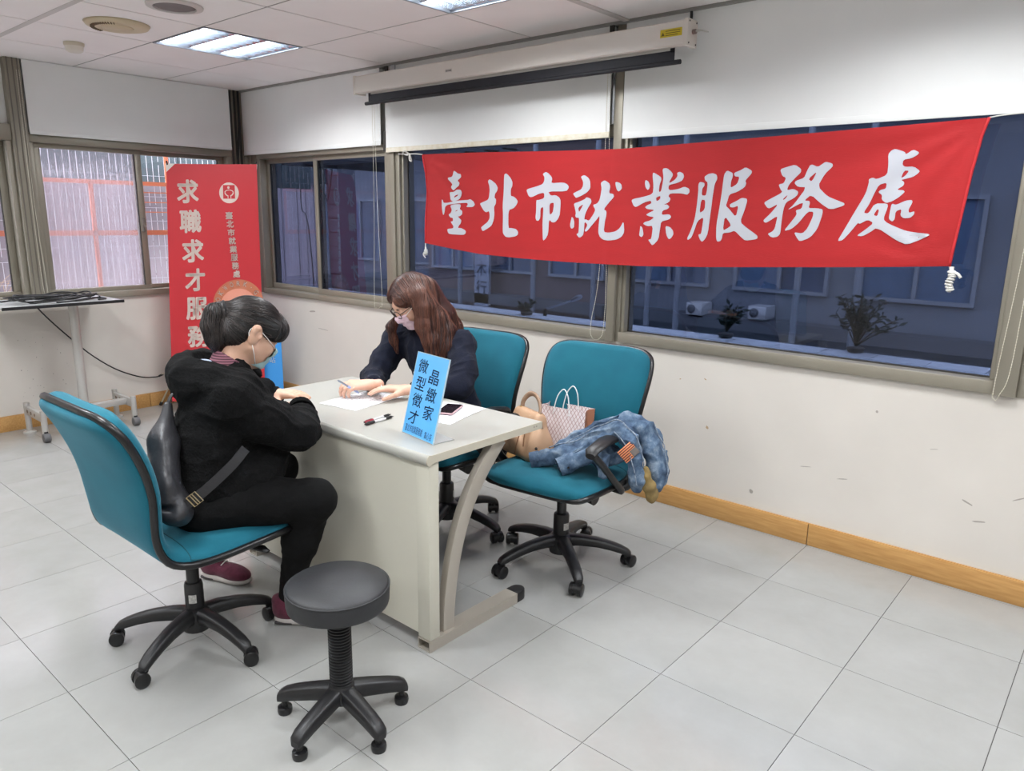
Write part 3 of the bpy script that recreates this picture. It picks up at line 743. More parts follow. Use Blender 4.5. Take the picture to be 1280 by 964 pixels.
def merge(parts):
    V = []; F = []; k = 0
    for v, f in parts: V.append(v); F.append(f+k); k += len(v)
    return np.concatenate(V), np.concatenate(F)
# ================================================================== people
def skin_mat(name, rgb):
    m = mat(name, rgb, .5, var=.05, vscale=18, bump=.06, bscale=220)
    b = m.node_tree.nodes['Principled BSDF']; b.inputs['Subsurface Weight'].default_value = .12; b.inputs['Subsurface Radius'].default_value = (.012,.005,.003); b.inputs['Subsurface Scale'].default_value = .5
    return m
M_SKIN1 = skin_mat('skin_one', (206,164,140)); M_SKIN2 = skin_mat('skin_two', (212,168,146))
def hair_mat(name, a, b_):
    m = bpy.data.materials.new(name); m.use_nodes = True; nt = m.node_tree; b = nt.nodes['Principled BSDF']
    g = nt.nodes.new('ShaderNodeNewGeometry'); r = nt.nodes.new('ShaderNodeValToRGB'); nt.links.new(g.outputs['Random Per Island'], r.inputs[0])
    r.color_ramp.elements[0].color = (*lin(a), 1); r.color_ramp.elements[1].color = (*lin(b_), 1); nt.links.new(r.outputs[0], b.inputs['Base Color'])
    b.inputs['Roughness'].default_value = .42; b.inputs['Specular IOR Level'].default_value = .5
    return m
def cloth_mat(name, rgb, rough=.9, bump=.5, bscale=160, sheen=.3, var=.2, vscale=60):
    return mat(name, rgb, rough, var=var, vscale=vscale, bump=bump, bscale=bscale, spec=.2, sheen=sheen)

class Head:
    def __init__(s, C, F, roll=0):
        s.C = npv(C); s.F = unit(F); up = npv((0,0,1)); s.R = unit(np.cross(s.F, up)); s.U = np.cross(s.R, s.F)
        if roll:
            c, q = math.cos(roll), math.sin(roll); s.R, s.U = s.R*c+s.U*q, s.U*c-s.R*q
        s.ax = [s.R, s.F, s.U]
    def p(s, r, f, u): return s.C+s.R*r+s.F*f+s.U*u
    def loc(s, P): d = P-s.C; return d@s.R, d@s.F, d@s.U
    def field(s, neck, h=.003):
        S = SDF(np.minimum(s.C-.17, npv(neck)-.08), np.maximum(s.C+.17, npv(neck)+.08), h)
        e = lambda c, r, k=.02, sub=False: S.ell(s.p(*c), r, s.ax, k, sub)
        e((0,-.012,.030), (.074,.093,.082)); e((0,.028,-.030), (.062,.066,.078), .03)
        e((0,.055,-.086), (.034,.032,.026), .03)
        for q in (-1, 1):
            e((q*.034,.060,-.035), (.028,.028,.030), .025); S.cone(s.p(q*.058,.0,-.055), s.p(q*.022,.062,-.088), .018, .016, .03)
        e((0,.078,.020), (.045,.012,.012), .02)
        for q in (-1, 1): e((q*.031,.094,-.002), (.016,.010,.011), .012, True)
        for q in (-1, 1): e((q*.031,.080,-.002), (.0145,.0125,.011), .006)
        S.cone(s.p(0,.088,.004), s.p(0,.106,-.034), .008, .0115, .012)
        for q in (-1, 1): e((q*.011,.097,-.038), (.008,.010,.007), .008)
        e((0,.089,-.060), (.022,.008,.005), .008); e((0,.087,-.070), (.018,.008,.006), .008)
        for q in (-1, 1):
            e((q*.077,-.010,-.012), (.010,.022,.035), .008); e((q*.085,-.016,.006), (.008,.018,.019), .006); e((q*.094,-.004,-.006), (.012,.011,.019), .004, True); e((q*.083,.008,-.012), (.006,.005,.008), .004)
        S.cone(s.p(0,-.022,-.045), neck, .052, .058, .03)
        s.S = S; return S
    def drape(s, rr, uu, off, f0=.16):
        """points on the skin seen along -F for local (r,u) grids"""
        r, u = np.meshgrid(rr, uu); r = r.ravel(); u = u.ravel(); f = np.full(r.shape, f0)
        for _ in range(60):
            P = s.C+r[:, None]*s.R+f[:, None]*s.F+u[:, None]*s.U
            d = s.S.sample(P)-off; f = np.maximum(np.where(d > .0004, f-np.clip(d, 0, .01)*.8, f), .012)
        return (s.C+r[:, None]*s.R+f[:, None]*s.F+u[:, None]*s.U).reshape(len(uu), len(rr), 3)

def hand(S, wrist, d, n, thumb, curl=(.3,.3,.3,.3), spread=.18, sc=1.0, tc=.3, tl=.5):
    """palm and five fingers. d: wrist to knuckles, n: back-of-hand normal, thumb: lateral side vector sign"""
    d = unit(d); n = npv(n); n = unit(n-d*(n@d)); l = np.cross(d, n)*thumb; w = npv(wrist)
    off = (.026, .009, -.008, -.024); ln = (.072, .080, .075, .060); mc = (.088, .090, .086, .079)
    S.cone(w-d*.03, w+d*.012, .024*sc, .022*sc, .015)
    for o, c, L, cu, i in zip(off, mc, ln, curl, range(4)):
        m = w+(d*c+l*o*.95+n*.004)*sc
        S.cone(w+(d*.012+l*o*.55)*sc, m, .0150*sc, .0115*sc, .014)
        dr = unit(d+l*(o*spread/.03)); a = 0; p = m; ra = .0098
        for seg, fr in ((.45, .55), (.30, 1.0), (.25, .7)):
            a += cu*fr; v = dr*math.cos(a)-n*math.sin(a); q = p+v*L*seg*sc
            S.cone(p, q, ra*sc, (ra-.0011)*sc, .0035); p = q; ra -= .0011
    # thumb leaves the side of the palm near its base
    b = w+(d*.022+l*.020-n*.004)*sc; v1 = unit(d*.75+l*.72-n*.25); m1 = b+v1*.042*sc
    S.cone(b, m1, .0150*sc, .0115*sc, .012)
    v2 = unit(d*(1-tc*.2)+l*(.55-tc)-n*tl); m2 = m1+v2*.030*sc; S.cone(m1, m2, .0108*sc, .0095*sc, .004)
    v3 = unit(d+l*(.35-tc*1.3)-n*tl); S.cone(m2, m2+v3*.024*sc, .0094*sc, .0075*sc, .004)
def limb(S, pts, rs, k=.03): S.chain(pts, rs, k)
def wrinkle(amp, seed=0, sc=1.0):
    rs = np.random.RandomState(seed); W_ = rs.randn(7, 3)*26*sc; ph = rs.rand(7)*6.28
    def f(V):
        a = np.zeros(len(V))
        for i in range(7): a += np.sin(V@W_[i]+ph[i]+1.4*np.sin(V@W_[(i+1) % 7]*.5))
        return amp*a/2.6
    return f

def folds(amp, seed=0, sc=1.0, n=6, fine=.3):
    """sharp-ridged creases plus a little soft undulation"""
    rs = np.random.RandomState(seed); W_ = rs.randn(n, 3)*20*sc; ph = rs.rand(n)*6.28; W2_ = rs.randn(n, 3)*12*sc
    def f(V):
        a = np.zeros(len(V))
        for i in range(n):
            q = np.sin(V@W_[i]+ph[i]+1.6*np.sin(V@W2_[i]+ph[(i+2) % n])); a += (1-np.abs(q))**2*(.6+.4*np.sin(V@W2_[(i+1) % n]))-.25
        return amp*a*1.1+wrinkle(amp*fine, seed+50, sc*2.2)(V)
    return f
# ------------------------------------------------------------------ first woman: ponytail, black fleece, at the near side of the desk
th = math.radians(20); th_h = math.radians(9); pt = math.radians(31)
H1 = Head((3.520, -2.085, 1.108), (math.sin(th_h)*math.cos(pt), math.cos(th_h)*math.cos(pt), -math.sin(pt)))
N1 = npv((3.505, -2.165, .985)); B1 = -unit((math.sin(th), math.cos(th), 0)); R1 = unit((math.cos(th), -math.sin(th), 0))
J1 = dict(pel=(3.485,-2.28,.545), ch=(3.495,-2.225,.83), Rsh=(3.650,-2.235,.915), Lsh=(3.345,-2.10,.92), Rel=(3.690,-2.020,.762), Rwr=(3.525,-1.900,.788), Lel=(3.20,-2.02,.765), Lwr=(3.285,-1.878,.79),
          Rhip=(3.565,-2.33,.53), Rkn=(3.765,-2.015,.525), Ran=(3.620,-2.052,.12), Lhip=(3.385,-2.28,.53), Lkn=(3.40,-1.93,.53), Lan=(3.06,-2.075,.12))
J1 = {k: npv(v) for k, v in J1.items()}
def body_field(J, N, lo, hi, h=.006):
    S = SDF(lo, hi, h)
    S.ell(J['pel']+npv((0,0,.01)), (.125,.10,.09), None, .05); S.cone(J['pel'], J['ch'], .105, .110, .05); S.cone(J['ch'], N-npv((0,0,.05)), .10, .06, .05)
    S.cone(J['Lsh'], J['Rsh'], .050, .050, .04); S.cone(N-npv((0,0,.06)), N, .055, .050, .04)
    for s_ in 'RL':
        limb(S, [J[s_+'sh'], J[s_+'el'], J[s_+'wr']], [.044, .036, .024], .03)
        if s_+'kn' in J: limb(S, [J[s_+'hip'], J[s_+'kn'], J[s_+'an']], [.075, .052, .033], .03)
    return S
w1 = []
S = body_field(J1, N1, (2.95,-2.55,.03), (3.95,-1.78,1.02)); v, f = S.mesh(); w1.append((relax(v, f), f))
S = H1.field(N1-npv((0,0,.02))); v, f = S.mesh(); w1.append((relax(v, f, 1), f))
S = SDF((3.20,-2.02,.70), (3.60,-1.74,.88), .0024)
hand(S, J1['Rwr'], (-.97,.02,-.05), (.05,.35,.93), 1, (.75,.8,.85,.9), tc=.5)
v, f = S.mesh(); w1.append((relax(v, f, 1), f))
S = SDF((3.20,-2.02,.70), (3.60,-1.70,.90), .0024)
hand(S, J1['Lwr']+npv((.004,.012,.012)), (.93,.34,.06), (0,-.1,1), 1, (.16,.14,.16,.2), .12, tc=.2)
v, f = S.mesh(); w1.append((relax(v, f, 1), f))
V, F_ = merge(w1)
OFF1 = (3.475, -2.33, 0.0)
per1 = np_mesh('person', V, F_, M_SKIN1, None, OFF1); per1.location = OFF1
tag(per1, 'person in black hooded fleece and burgundy trainers seated at the near side of the desk', 'person')
# jacket
M_FLEECE = cloth_mat('black_fleece', (13,13,14), .95, .9, 130, .0, .35, 90)
S = SDF((3.05,-2.62,.44), (3.90,-1.80,1.10), .006); J = J1
S.ell((3.490,-2.270,.585), (.178,.138,.135), [R1, -B1, (0,0,1)], .06); S.ell((3.495,-2.240,.70), (.172,.138,.15), [R1, -B1, (0,0,1)], .06); S.ell((3.500,-2.220,.83), (.168,.130,.145), [R1, -B1, (0,0,1)], .06)
S.cone(J['Lsh']-npv((0,0,.01)), J['Rsh']-npv((0,0,.01)), .082, .082, .05)
S.cone((3.505,-2.19,.90), N1, .11, .075, .05)
S.ell((3.605,-2.175,.61), (.105,.120,.095), None, .06); S.ell((3.565,-2.085,.665), (.10,.085,.085), None, .05)
limb(S, [J['Rsh'], lerp(J['Rsh'], J['Rel'], .5)+npv((.012,-.02,-.015)), J['Rel'], lerp(J['Rel'], J['Rwr'], .55)+npv((.006,0,-.006)), J['Rwr']+npv((.02,-.012,-.002))], [.076, .072, .064, .056, .046], .04)
limb(S, [J['Lsh'], J['Lel'], J['Lwr']], [.078, .068, .050], .04)
S.cone(J['Rwr']+npv((.022,-.014,-.002)), J['Rwr']+npv((-.002,.004,.002)), .046, .040, .01); S.cone(J['Lwr']+npv((-.01,-.02,0)), J['Lwr'], .044, .040, .01)
# bunched folds of the forearm sleeve
for t_ in (.15, .35, .55, .75, .9):
    c = lerp(J['Rel'], J['Rwr'], t_); S.ell(c+npv((.01,-.012,-.012)), (.057-.012*t_,.060-.014*t_,.056-.012*t_), None, .012)
for t_ in (.35, .6, .85):
    c = lerp(J['Rsh'], J['Rel'], t_); S.ell(c+npv((.0,-.01,-.01)), (.077-.006*t_,.077-.004*t_,.075-.006*t_), None, .015)
# hood: a thick roll round the back of the neck and the pouch behind it
def hp(a, b, z): return N1+R1*a+B1*b+npv((0,0,z))
S.chain([hp(-.10,-.10,-.05), hp(-.125,-.02,-.015), hp(-.11,.075,.005), hp(-.04,.135,.0), hp(.05,.135,-.005), hp(.12,.07,-.01), hp(.125,-.03,-.03), hp(.09,-.105,-.065)], [.030,.040,.050,.058,.058,.050,.040,.030], .03)
S.ell(hp(0,.13,-.045), (.135,.070,.075), [R1, B1, (0,0,1)], .03)
S.ell(hp(0,.045,.050), (.075,.065,.055), [R1, B1, (0,0,1)], .02, True)
jk = sdf_obj(S, 'fleece_jacket', M_FLEECE, per1, OFF1, 2, folds(.0050, 2, .9)); jk['label'] = 'black fleece jacket with a hood'
# ribbed cuff
m = MB(OFF1)
for k in range(9):
    t_ = k/8; c = lerp(J['Rwr']+npv((.030,-.016,-.002)), J['Rwr']+npv((-.012,.006,.002)), t_); d_ = unit(J['Rwr']-J['Rel']); u_ = unit(np.cross(d_, (0,0,1))); w_ = np.cross(d_, u_)
    m.tube([Vector(c+(u_*math.cos(a)+w_*math.sin(a))*(.0475-.004*t_)) for a in [2*PI*i/20 for i in range(20)]], .0035, 5, closed=True)
m.build('ribbed_cuff', M_FLEECE, jk, smooth=True)
# shirt collar and pale lining above the hood
M_COLLAR = bpy.data.materials.new('burgundy_striped_cotton'); M_COLLAR.use_nodes = True
nt = M_COLLAR.node_tree; wv = nt.nodes.new('ShaderNodeTexWave'); wv.inputs['Scale'].default_value = 38; wv.bands_direction = 'Z'; tc = nt.nodes.new('ShaderNodeTexCoord'); nt.links.new(tc.outputs['Object'], wv.inputs['Vector'])
rp = nt.nodes.new('ShaderNodeValToRGB'); rp.color_ramp.elements[0].color = (*lin((58,26,38)), 1); rp.color_ramp.elements[1].color = (*lin((140,92,104)), 1); nt.links.new(wv.outputs[0], rp.inputs[0])
nt.links.new(rp.outputs[0], nt.nodes['Principled BSDF'].inputs['Base Color']); nt.nodes['Principled BSDF'].inputs['Roughness'].default_value = .9
S = SDF(N1-.15, N1+.15, .004); nd = unit(H1.p(0,-.022,-.045)-N1)
S.cone(N1-nd*.02, N1+nd*.040, .074, .066, .0); S.cone(N1-nd*.03, N1+nd*.07, .062, .060, .004, True); S.cut(N1+nd*.036+B1*(-.0), nd+unit(-B1)*.25)
c_ = sdf_obj(S, 'shirt_collar', M_COLLAR, per1, OFF1, 1); c_['label'] = 'burgundy striped shirt collar'
S = SDF(N1-.2, N1+.2, .005); S.ell(hp(.035,.088,.030), (.050,.030,.010), [R1, B1, (0,0,1)], .01)
sdf_obj(S, 'collar_lining', cloth_mat('pale_blue_cotton', (176,190,214), .9, .2, 60, 0, .05), per1, OFF1, 1)
# leggings
M_LEG = cloth_mat('black_jersey', (10,10,11), .9, .3, 200, .0, .2, 40)
S = SDF((2.95,-2.60,.06), (3.95,-1.82,.72), .006)
S.ell((3.485,-2.285,.535), (.165,.135,.085), [R1, -B1, (0,0,1)], .05)
limb(S, [J['Rhip'], lerp(J['Rhip'], J['Rkn'], .55)+npv((0,0,.008)), J['Rkn'], lerp(J['Rkn'], J['Ran'], .4)+npv((-.01,-.01,0)), J['Ran']+npv((0,0,.0))], [.094,.084,.068,.064,.040], .035)
limb(S, [J['Lhip'], lerp(J['Lhip'], J['Lkn'], .55)+npv((0,0,.008)), J['Lkn'], lerp(J['Lkn'], J['Lan'], .4), J['Lan']], [.092,.082,.066,.060,.040], .035)
sdf_obj(S, 'leggings', M_LEG, per1, OFF1, 2, folds(.0018, 5))
# trainers
M_SHOE = cloth_mat('burgundy_suede', (92,40,58), .85, .3, 120, .1, .2, 50); M_SOLE = mat('pale_rubber', (176,170,166), .7, var=.05); M_SOLED = mat('dark_rubber', (52,48,50), .6); M_LACE = mat('white_lace', (214,208,204), .8)
def shoe(heel, d, parent, off, up=M_SHOE, lift=0.0, L=.225):
    d = unit((d[0], d[1], 0)); s_ = npv((-d[1], d[0], 0)); U = npv((0,0,1)); d3 = unit(d-U*lift); u3 = np.cross(s_, d3)*-1
    if u3[2] < 0: u3 = -u3
    h = npv(heel); P = lambda a, b, c: h+d3*a+s_*b+u3*c
    S = SDF(h+npv((-.12,-.12,-.06))-np.abs(d)*.05, h+npv((.12,.12,.16))+.0+np.maximum(d*L, 0)+.03, .004) if False else SDF(np.minimum(P(-.06,0,0), P(L+.04,0,0))-.075, np.maximum(P(-.06,0,0), P(L+.04,0,0))+npv((.075,.075,.16)), .004)
    S.ell(P(.045,0,.055), (.048,.033,.040), [d3, s_, u3], .03); S.ell(P(.125,0,.045), (.07,.038,.033), [d3, s_, u3], .03); S.ell(P(.180,0,.036), (.052,.039,.026), [d3, s_, u3], .03)
    S.cone(P(.045,0,.06), P(.040,0,.105), .036, .034, .03); S.cone(P(.02,0,.05), P(.015,0,.09), .026, .026, .02); S.cut(P(.03,0,.108), u3); S.cut(P(0,0,.020), -u3)
    o = sdf_obj(S, 'shoe', up, parent, off, 1)
    S = SDF(np.minimum(P(-.06,0,0), P(L+.04,0,0))-.075, np.maximum(P(-.06,0,0), P(L+.04,0,0))+npv((.075,.075,.10)), .004)
    S.ell(P(.045,0,.018), (.052,.037,.020), [d3, s_, u3], .02); S.ell(P(.12,0,.015), (.08,.039,.018), [d3, s_, u3], .02); S.ell(P(.18,0,.018), (.056,.041,.018), [d3, s_, u3], .02); S.cut(P(0,0,.001), -u3); S.cut(P(0,0,.030), u3)
    so = sdf_obj(S, 'sole', M_SOLE, o, off, 1)
    S = SDF(np.minimum(P(-.05,0,0), P(.1,0,0))-.06, np.maximum(P(-.05,0,0), P(.1,0,0))+.06, .004); S.rbox(P(.04,0,.012), (.035,.0375,.005), [d3, s_, u3], .004, 0)
    sdf_obj(S, 'air_unit', M_SOLED, o, off, 0)
    m = MB(off)
    for k in range(4):
        a = .085+.022*k; z_ = .098-.011*k; m.tube([Vector(P(a, -.022, z_-.012)), Vector(P(a+.006, 0, z_)), Vector(P(a, .022, z_-.012))], .0026, 5)
    m.build('laces', M_LACE, o, smooth=True)
    return o
s1 = shoe((3.572,-2.085,.0), (.78,.62), per1, OFF1)
s2 = shoe((3.025,-2.085,.0), (.93,.36), per1, OFF1)
# mask and ear loops
M_MASK1 = mat('pale_green_mask', (168,200,200), .8, var=.06, vscale=30); M_LOOP = mat('white_elastic', (232,230,226), .8)
def mask(H, m_, parent, off, u0, u1, w, seed, name='face_mask'):
    rr = np.linspace(-w, w, 21); uu = np.linspace(u0, u1, 15)
    G = H.drape(rr, uu, .006); t = (np.linspace(0, 1, 15)[:, None]); G = G+H.F*(.0022*np.sin(t*22))[:, :, None]
    G2 = G-H.F*.0022; mb = MB(off)
    mb.grid([[Vector(p) for p in r] for r in G]); mb.grid([[Vector(p) for p in r][::-1] for r in G2])
    o = mb.build(name, m_, parent, smooth=True, fix=False)
    for q in (-1, 1):
        lp_ = MB(off)
        i = 0 if q < 0 else -1
        for row in (1, -2):
            a = G[row, i]; e_ = H.p(q*.080, -.016, .016 if row == -2 else -.034); lp_.tube([Vector(a), Vector(lerp(a, e_, .5)+H.R*q*.006), Vector(e_)], .0016, 5)
        lp_.tube(cr([Vector(H.p(q*.080,-.016,.016)), Vector(H.p(q*.080,-.032,.006)), Vector(H.p(q*.079,-.034,-.016)), Vector(H.p(q*.080,-.016,-.034))], 4), .0016, 5)
        lp_.build('ear_loop', M_LOOP, o, smooth=True)
    return o
mk = mask(H1, M_MASK1, per1, OFF1, -.108, -.018, .056, 1); mk['label'] = 'pale green face mask'
# hair: cap gathered into a ponytail
M_HAIR1 = hair_mat('black_hair', (10,9,10), (60,52,50)); M_HBASE1 = mat('black_hair_base', (13,12,13), .5)
pb = H1.p(.0, -.104, .026); S = SDF(H1.C-.24, H1.C+.22, .0035); e = lambda c, r, k=.02, sub=False: S.ell(H1.p(*c), r, H1.ax, k, sub)
e((0,-.006,.040), (.079,.102,.078)); e((0,-.038,.0), (.078,.072,.072), .03); e((0,-.055,-.035), (.060,.050,.050), .03)
e((.004,.084,.040), (.062,.030,.040), .04)     # fringe
e((.060,.050,.030), (.020,.034,.030), .03); e((-.060,.050,.030), (.020,.034,.030), .03)                                            # temples
e((.092,-.002,-.022), (.034,.034,.040), .012, True); e((-.092,-.002,-.022), (.034,.034,.040), .012, True); e((0,.09,-.055), (.08,.07,.07), .012, True)
S.cone(pb, pb+B1*.022, .030, .026, .015)
dn = npv((0,0,-1))
tail = [pb+B1*.018, pb+B1*.040+dn*.010, pb+B1*.050+dn*.050, pb+B1*.044+dn*.098, pb+B1*.036+dn*.140]
S.chain([tuple(q) for q in tail], [.026,.033,.036,.031,.014], .02)
v, f = S.mesh(); hv = relax(v, f, 1); base = (hv, f)
rs = np.random.RandomState(11); nrm_ = vnormals(hv, f)
def flow1(P):
    l = np.stack(H1.loc(P), 1); to = (pb-B1*(-.03))-P; d_ = np.linalg.norm(to, axis=1, keepdims=True); to = to/(d_+1e-6)
    tailm = ((P-pb)@B1 > .012)[:, None]; fr = (l[:, 1] > .055)[:, None] & ~tailm
    fl = np.where(tailm, npv((0,0,-1))+.15*np.sign((P-tail[2])@R1)[:, None]*R1, to)
    return np.where(fr, -H1.U*.9+H1.F*.35+.2*H1.R*np.sign(l[:, 0])[:, None], fl)
def pick(mask_, n): i = np.flatnonzero(mask_); return hv[rs.choice(i, n)]
l = np.stack(H1.loc(hv), 1); tm = ((hv-pb)@B1 > .012)
st1 = strands(S, pick(~tm & (l[:, 1] < .06), 620), flow1, 12, .0085, .0014, .0008, .12)
st2 = strands(S, pick(tm & (hv[:, 2] > pb[2]-.07), 260), flow1, 13, .010, .0015, .001, .3)
st3 = strands(S, pick((l[:, 1] > .05) & (l[:, 2] > .03), 220), flow1, 9, .008, .0013, .0015, .3)
hb = np_mesh('hair', *base, M_HBASE1, per1, OFF1)
np_mesh('hair_strands', *merge([st1, st2, st3]), M_HAIR1, hb, OFF1)
MB(OFF1).tube([Vector(pb+B1*.012+(R1*math.cos(a)+npv((0,0,1))*math.sin(a))*.031) for a in [2*PI*k/18 for k in range(18)]], .006, 6, closed=True).build('hair_tie', mat('black_elastic', (20,20,22), .8), hb, smooth=True)

# ------------------------------------------------------------------ second woman: long brown hair, navy jumper, behind the desk
pt = math.radians(36)
fd = unit((-.34, -.94, 0))
H2 = Head((3.305, -1.140, 1.130), (fd[0]*math.cos(pt), fd[1]*math.cos(pt), -math.sin(pt)))
N2 = npv((3.305, -1.04, .995)); F2 = unit((-.12, -.99, 0)); R2 = unit(np.cross(F2, (0,0,1)))
J2 = dict(pel=(3.405,-.985,.545), ch=(3.335,-1.02,.82), Lsh=(3.490,-1.005,.930), Rsh=(3.125,-1.075,.930), Lel=(3.62,-1.15,.765), Lwr=(3.515,-1.360,.772), Rel=(3.185,-1.275,.762), Rwr=(3.372,-1.440,.785),
          Rhip=(3.31,-1.05,.53), Rkn=(3.25,-1.45,.52), Ran=(3.25,-1.42,.12), Lhip=(3.49,-1.05,.53), Lkn=(3.50,-1.47,.52), Lan=(3.47,-1.45,.12))
J2 = {k: npv(v) for k, v in J2.items()}; J = J2
w2 = []
S = body_field(J2, N2, (2.95,-1.62,.03), (3.80,-.80,1.0)); v, f = S.mesh(); w2.append((relax(v, f), f))
S = H2.field(N2-npv((0,0,.02))); v, f = S.mesh(); w2.append((relax(v, f, 1), f))
S = SDF((3.22,-1.66,.71), (3.48,-1.38,.90), .0023)
hand(S, J2['Rwr'], (-.42,-.90,.03), (.45,.25,.85), 1, (.70,.75,.8,.85), .10, tc=.75, tl=.5)
v, f = S.mesh(); w2.append((relax(v, f, 1), f))
S = SDF((3.30,-1.58,.71), (3.60,-1.28,.90), .0023)
hand(S, J2['Lwr'], (-.66,-.74,.06), (-.05,-.05,1), -1, (.26,.26,.28,.3), .16, tc=.1, tl=.35)
v, f = S.mesh(); w2.append((relax(v, f, 1), f))
OFF2 = (3.405, -.985, 0)
per2 = np_mesh('person', *merge(w2), M_SKIN2, None, OFF2); per2.location = OFF2
tag(per2, 'person in navy jumper, glasses and pink mask writing behind the desk', 'person')
M_NAVY = cloth_mat('navy_knit', (18,22,38), .9, .35, 150, .03, .15, 40)
S = SDF((2.95,-1.52,.48), (3.80,-.80,1.02), .006); ax2 = [R2, F2, (0,0,1)]
S.ell((3.40,-.99,.60), (.170,.140,.12), ax2, .06); S.ell((3.365,-1.0,.71), (.155,.130,.14), ax2, .06); S.ell((3.322,-1.03,.86), (.160,.120,.13), ax2, .06)
S.cone(J['Lsh']-npv((0,0,.005)), J['Rsh']-npv((0,0,.005)), .066, .066, .05); S.cone((3.31,-1.04,.92), N2, .085, .060, .04)
limb(S, [J['Lsh'], lerp(J['Lsh'], J['Lel'], .55)+npv((.015,.005,-.01)), J['Lel'], lerp(J['Lel'], J['Lwr'], .5)+npv((.006,0,.006)), J['Lwr']+npv((.014,.03,.0))], [.064,.062,.054,.046,.034], .04)
limb(S, [J['Rsh'], lerp(J['Rsh'], J['Rel'], .55)+npv((-.012,.0,-.01)), J['Rel'], lerp(J['Rel'], J['Rwr'], .5)+npv((0,0,.006)), J['Rwr']+npv((-.026,.024,-.002))], [.064,.060,.054,.046,.036], .04)
for sd, c0, c1 in (('R', 'Rel', 'Rwr'), ('L', 'Lel', 'Lwr')):
    for t_ in (.1, .35, .6, .82):
        c = lerp(J[c0], J[c1], t_); S.ell(c+npv((0,0,.004)), (.051-.014*t_,)*3, None, .010)
    for t_ in (.4, .75):
        c = lerp(J[sd+'sh'], J[c0], t_); S.ell(c, (.065-.006*t_,)*3, None, .012)
S.ell(H2.p(0,-.03,-.10), (.05,.05,.03), H2.ax, .01, True)
jm = sdf_obj(S, 'jumper', M_NAVY, per2, OFF2, 2, folds(.0042, 9, 1.0)); jm['label'] = 'navy blue jumper'
S = SDF(N2-.14, N2+.14, .004); nd = unit(H2.p(0,-.022,-.045)-N2); S.cone(N2-nd*.03, N2+nd*.022, .072, .064, 0); S.cone(N2-nd*.05, N2+nd*.06, .060, .056, .004, True); S.cut(N2+nd*.022, nd)
sdf_obj(S, 'collar', M_NAVY, jm, OFF2, 1)
S = SDF((3.05,-1.62,.06), (3.75,-.80,.70), .007)
S.ell((3.405,-.99,.54), (.165,.145,.08), ax2, .05)
for s_ in 'RL': limb(S, [J[s_+'hip'], lerp(J[s_+'hip'], J[s_+'kn'], .5), J[s_+'kn'], lerp(J[s_+'kn'], J[s_+'an'], .5), J[s_+'an']], [.088,.078,.064,.056,.048], .035)
sdf_obj(S, 'trousers', cloth_mat('charcoal_twill', (30,31,36), .9, .2, 150, .1, .15), per2, OFF2, 2, wrinkle(.0015, 4))
M_FLAT = cloth_mat('black_canvas', (24,24,26), .8, .2, 120, 0, .1)
shoe((3.275,-1.37,.0), (-.1,-1), per2, OFF2, M_FLAT); shoe((3.495,-1.40,.0), (.05,-1), per2, OFF2, M_FLAT)
# mask, glasses, eyes, brows
M_MASK2 = mat('pale_pink_mask', (232,204,218), .8, var=.03, vscale=30)
mk = mask(H2, M_MASK2, per2, OFF2, -.108, -.014, .060, 2); mk['label'] = 'pale pink face mask'
M_SPEC = mat('dark_spectacle_frame', (46,34,32), .3); gm = MB(OFF2)
for q in (-1, 1):
    ring = []
    for k in range(24):
        a = 2*PI*k/24; ring.append(Vector(H2.p(q*.033+.026*math.copysign(abs(math.cos(a))**.75, math.cos(a)), .110-.004*abs(q*.033+.026*math.cos(a))/.03, -.004+.019*math.copysign(abs(math.sin(a))**.75, math.sin(a)))))
    gm.tube(ring, .0018, 6, closed=True)
    gm.tube([Vector(H2.p(q*.060,.103,.002)), Vector(H2.p(q*.074,.085,.004)), Vector(H2.p(q*.082,.0,.004)), Vector(H2.p(q*.081,-.02,-.006))], .0017, 6)
gm.tube([Vector(H2.p(-.008,.111,.002)), Vector(H2.p(0,.114,.005)), Vector(H2.p(.008,.111,.002))], .0018, 6)
gl = gm.build('glasses', M_SPEC, per2, smooth=True); gl['label'] = 'thin dark-framed glasses'
em = MB(OFF2); bm_ = MB(OFF2)
for q in (-1, 1):
    em.tube([Vector(H2.p(q*(.031+a), .0905-abs(a)*.25, -.008+abs(a)*.12)) for a in (-.013,-.007,0,.007,.013)], [.0006,.0013,.0016,.0014,.0008], 5)
    bm_.tube([Vector(H2.p(q*(.031+a), .0945-abs(a)*.35, .019-abs(a)*.15)) for a in (-.017,-.008,0,.009,.018)], [.001,.0026,.003,.0022,.0008], 6, flat=(1,.5))
em.build('eyelashes', mat('eyelash', (24,18,17), .6), per2, smooth=True); bm_.build('eyebrows', mat('eyebrow', (66,46,38), .8), per2, smooth=True)
# ring on the left hand
rc = J2['Lwr']+unit((-.66,-.74,.06))*.112+npv((-.004,.004,.004))
MB(OFF2).tube([Vector(rc+npv((math.cos(a)*.010*.74, -math.cos(a)*.010*.66, math.sin(a)*.0095))) for a in [2*PI*k/14 for k in range(14)]], .002, 6, closed=True).build('ring', mat('silver', (222,222,220), .2, metal=.9), per2, smooth=True)
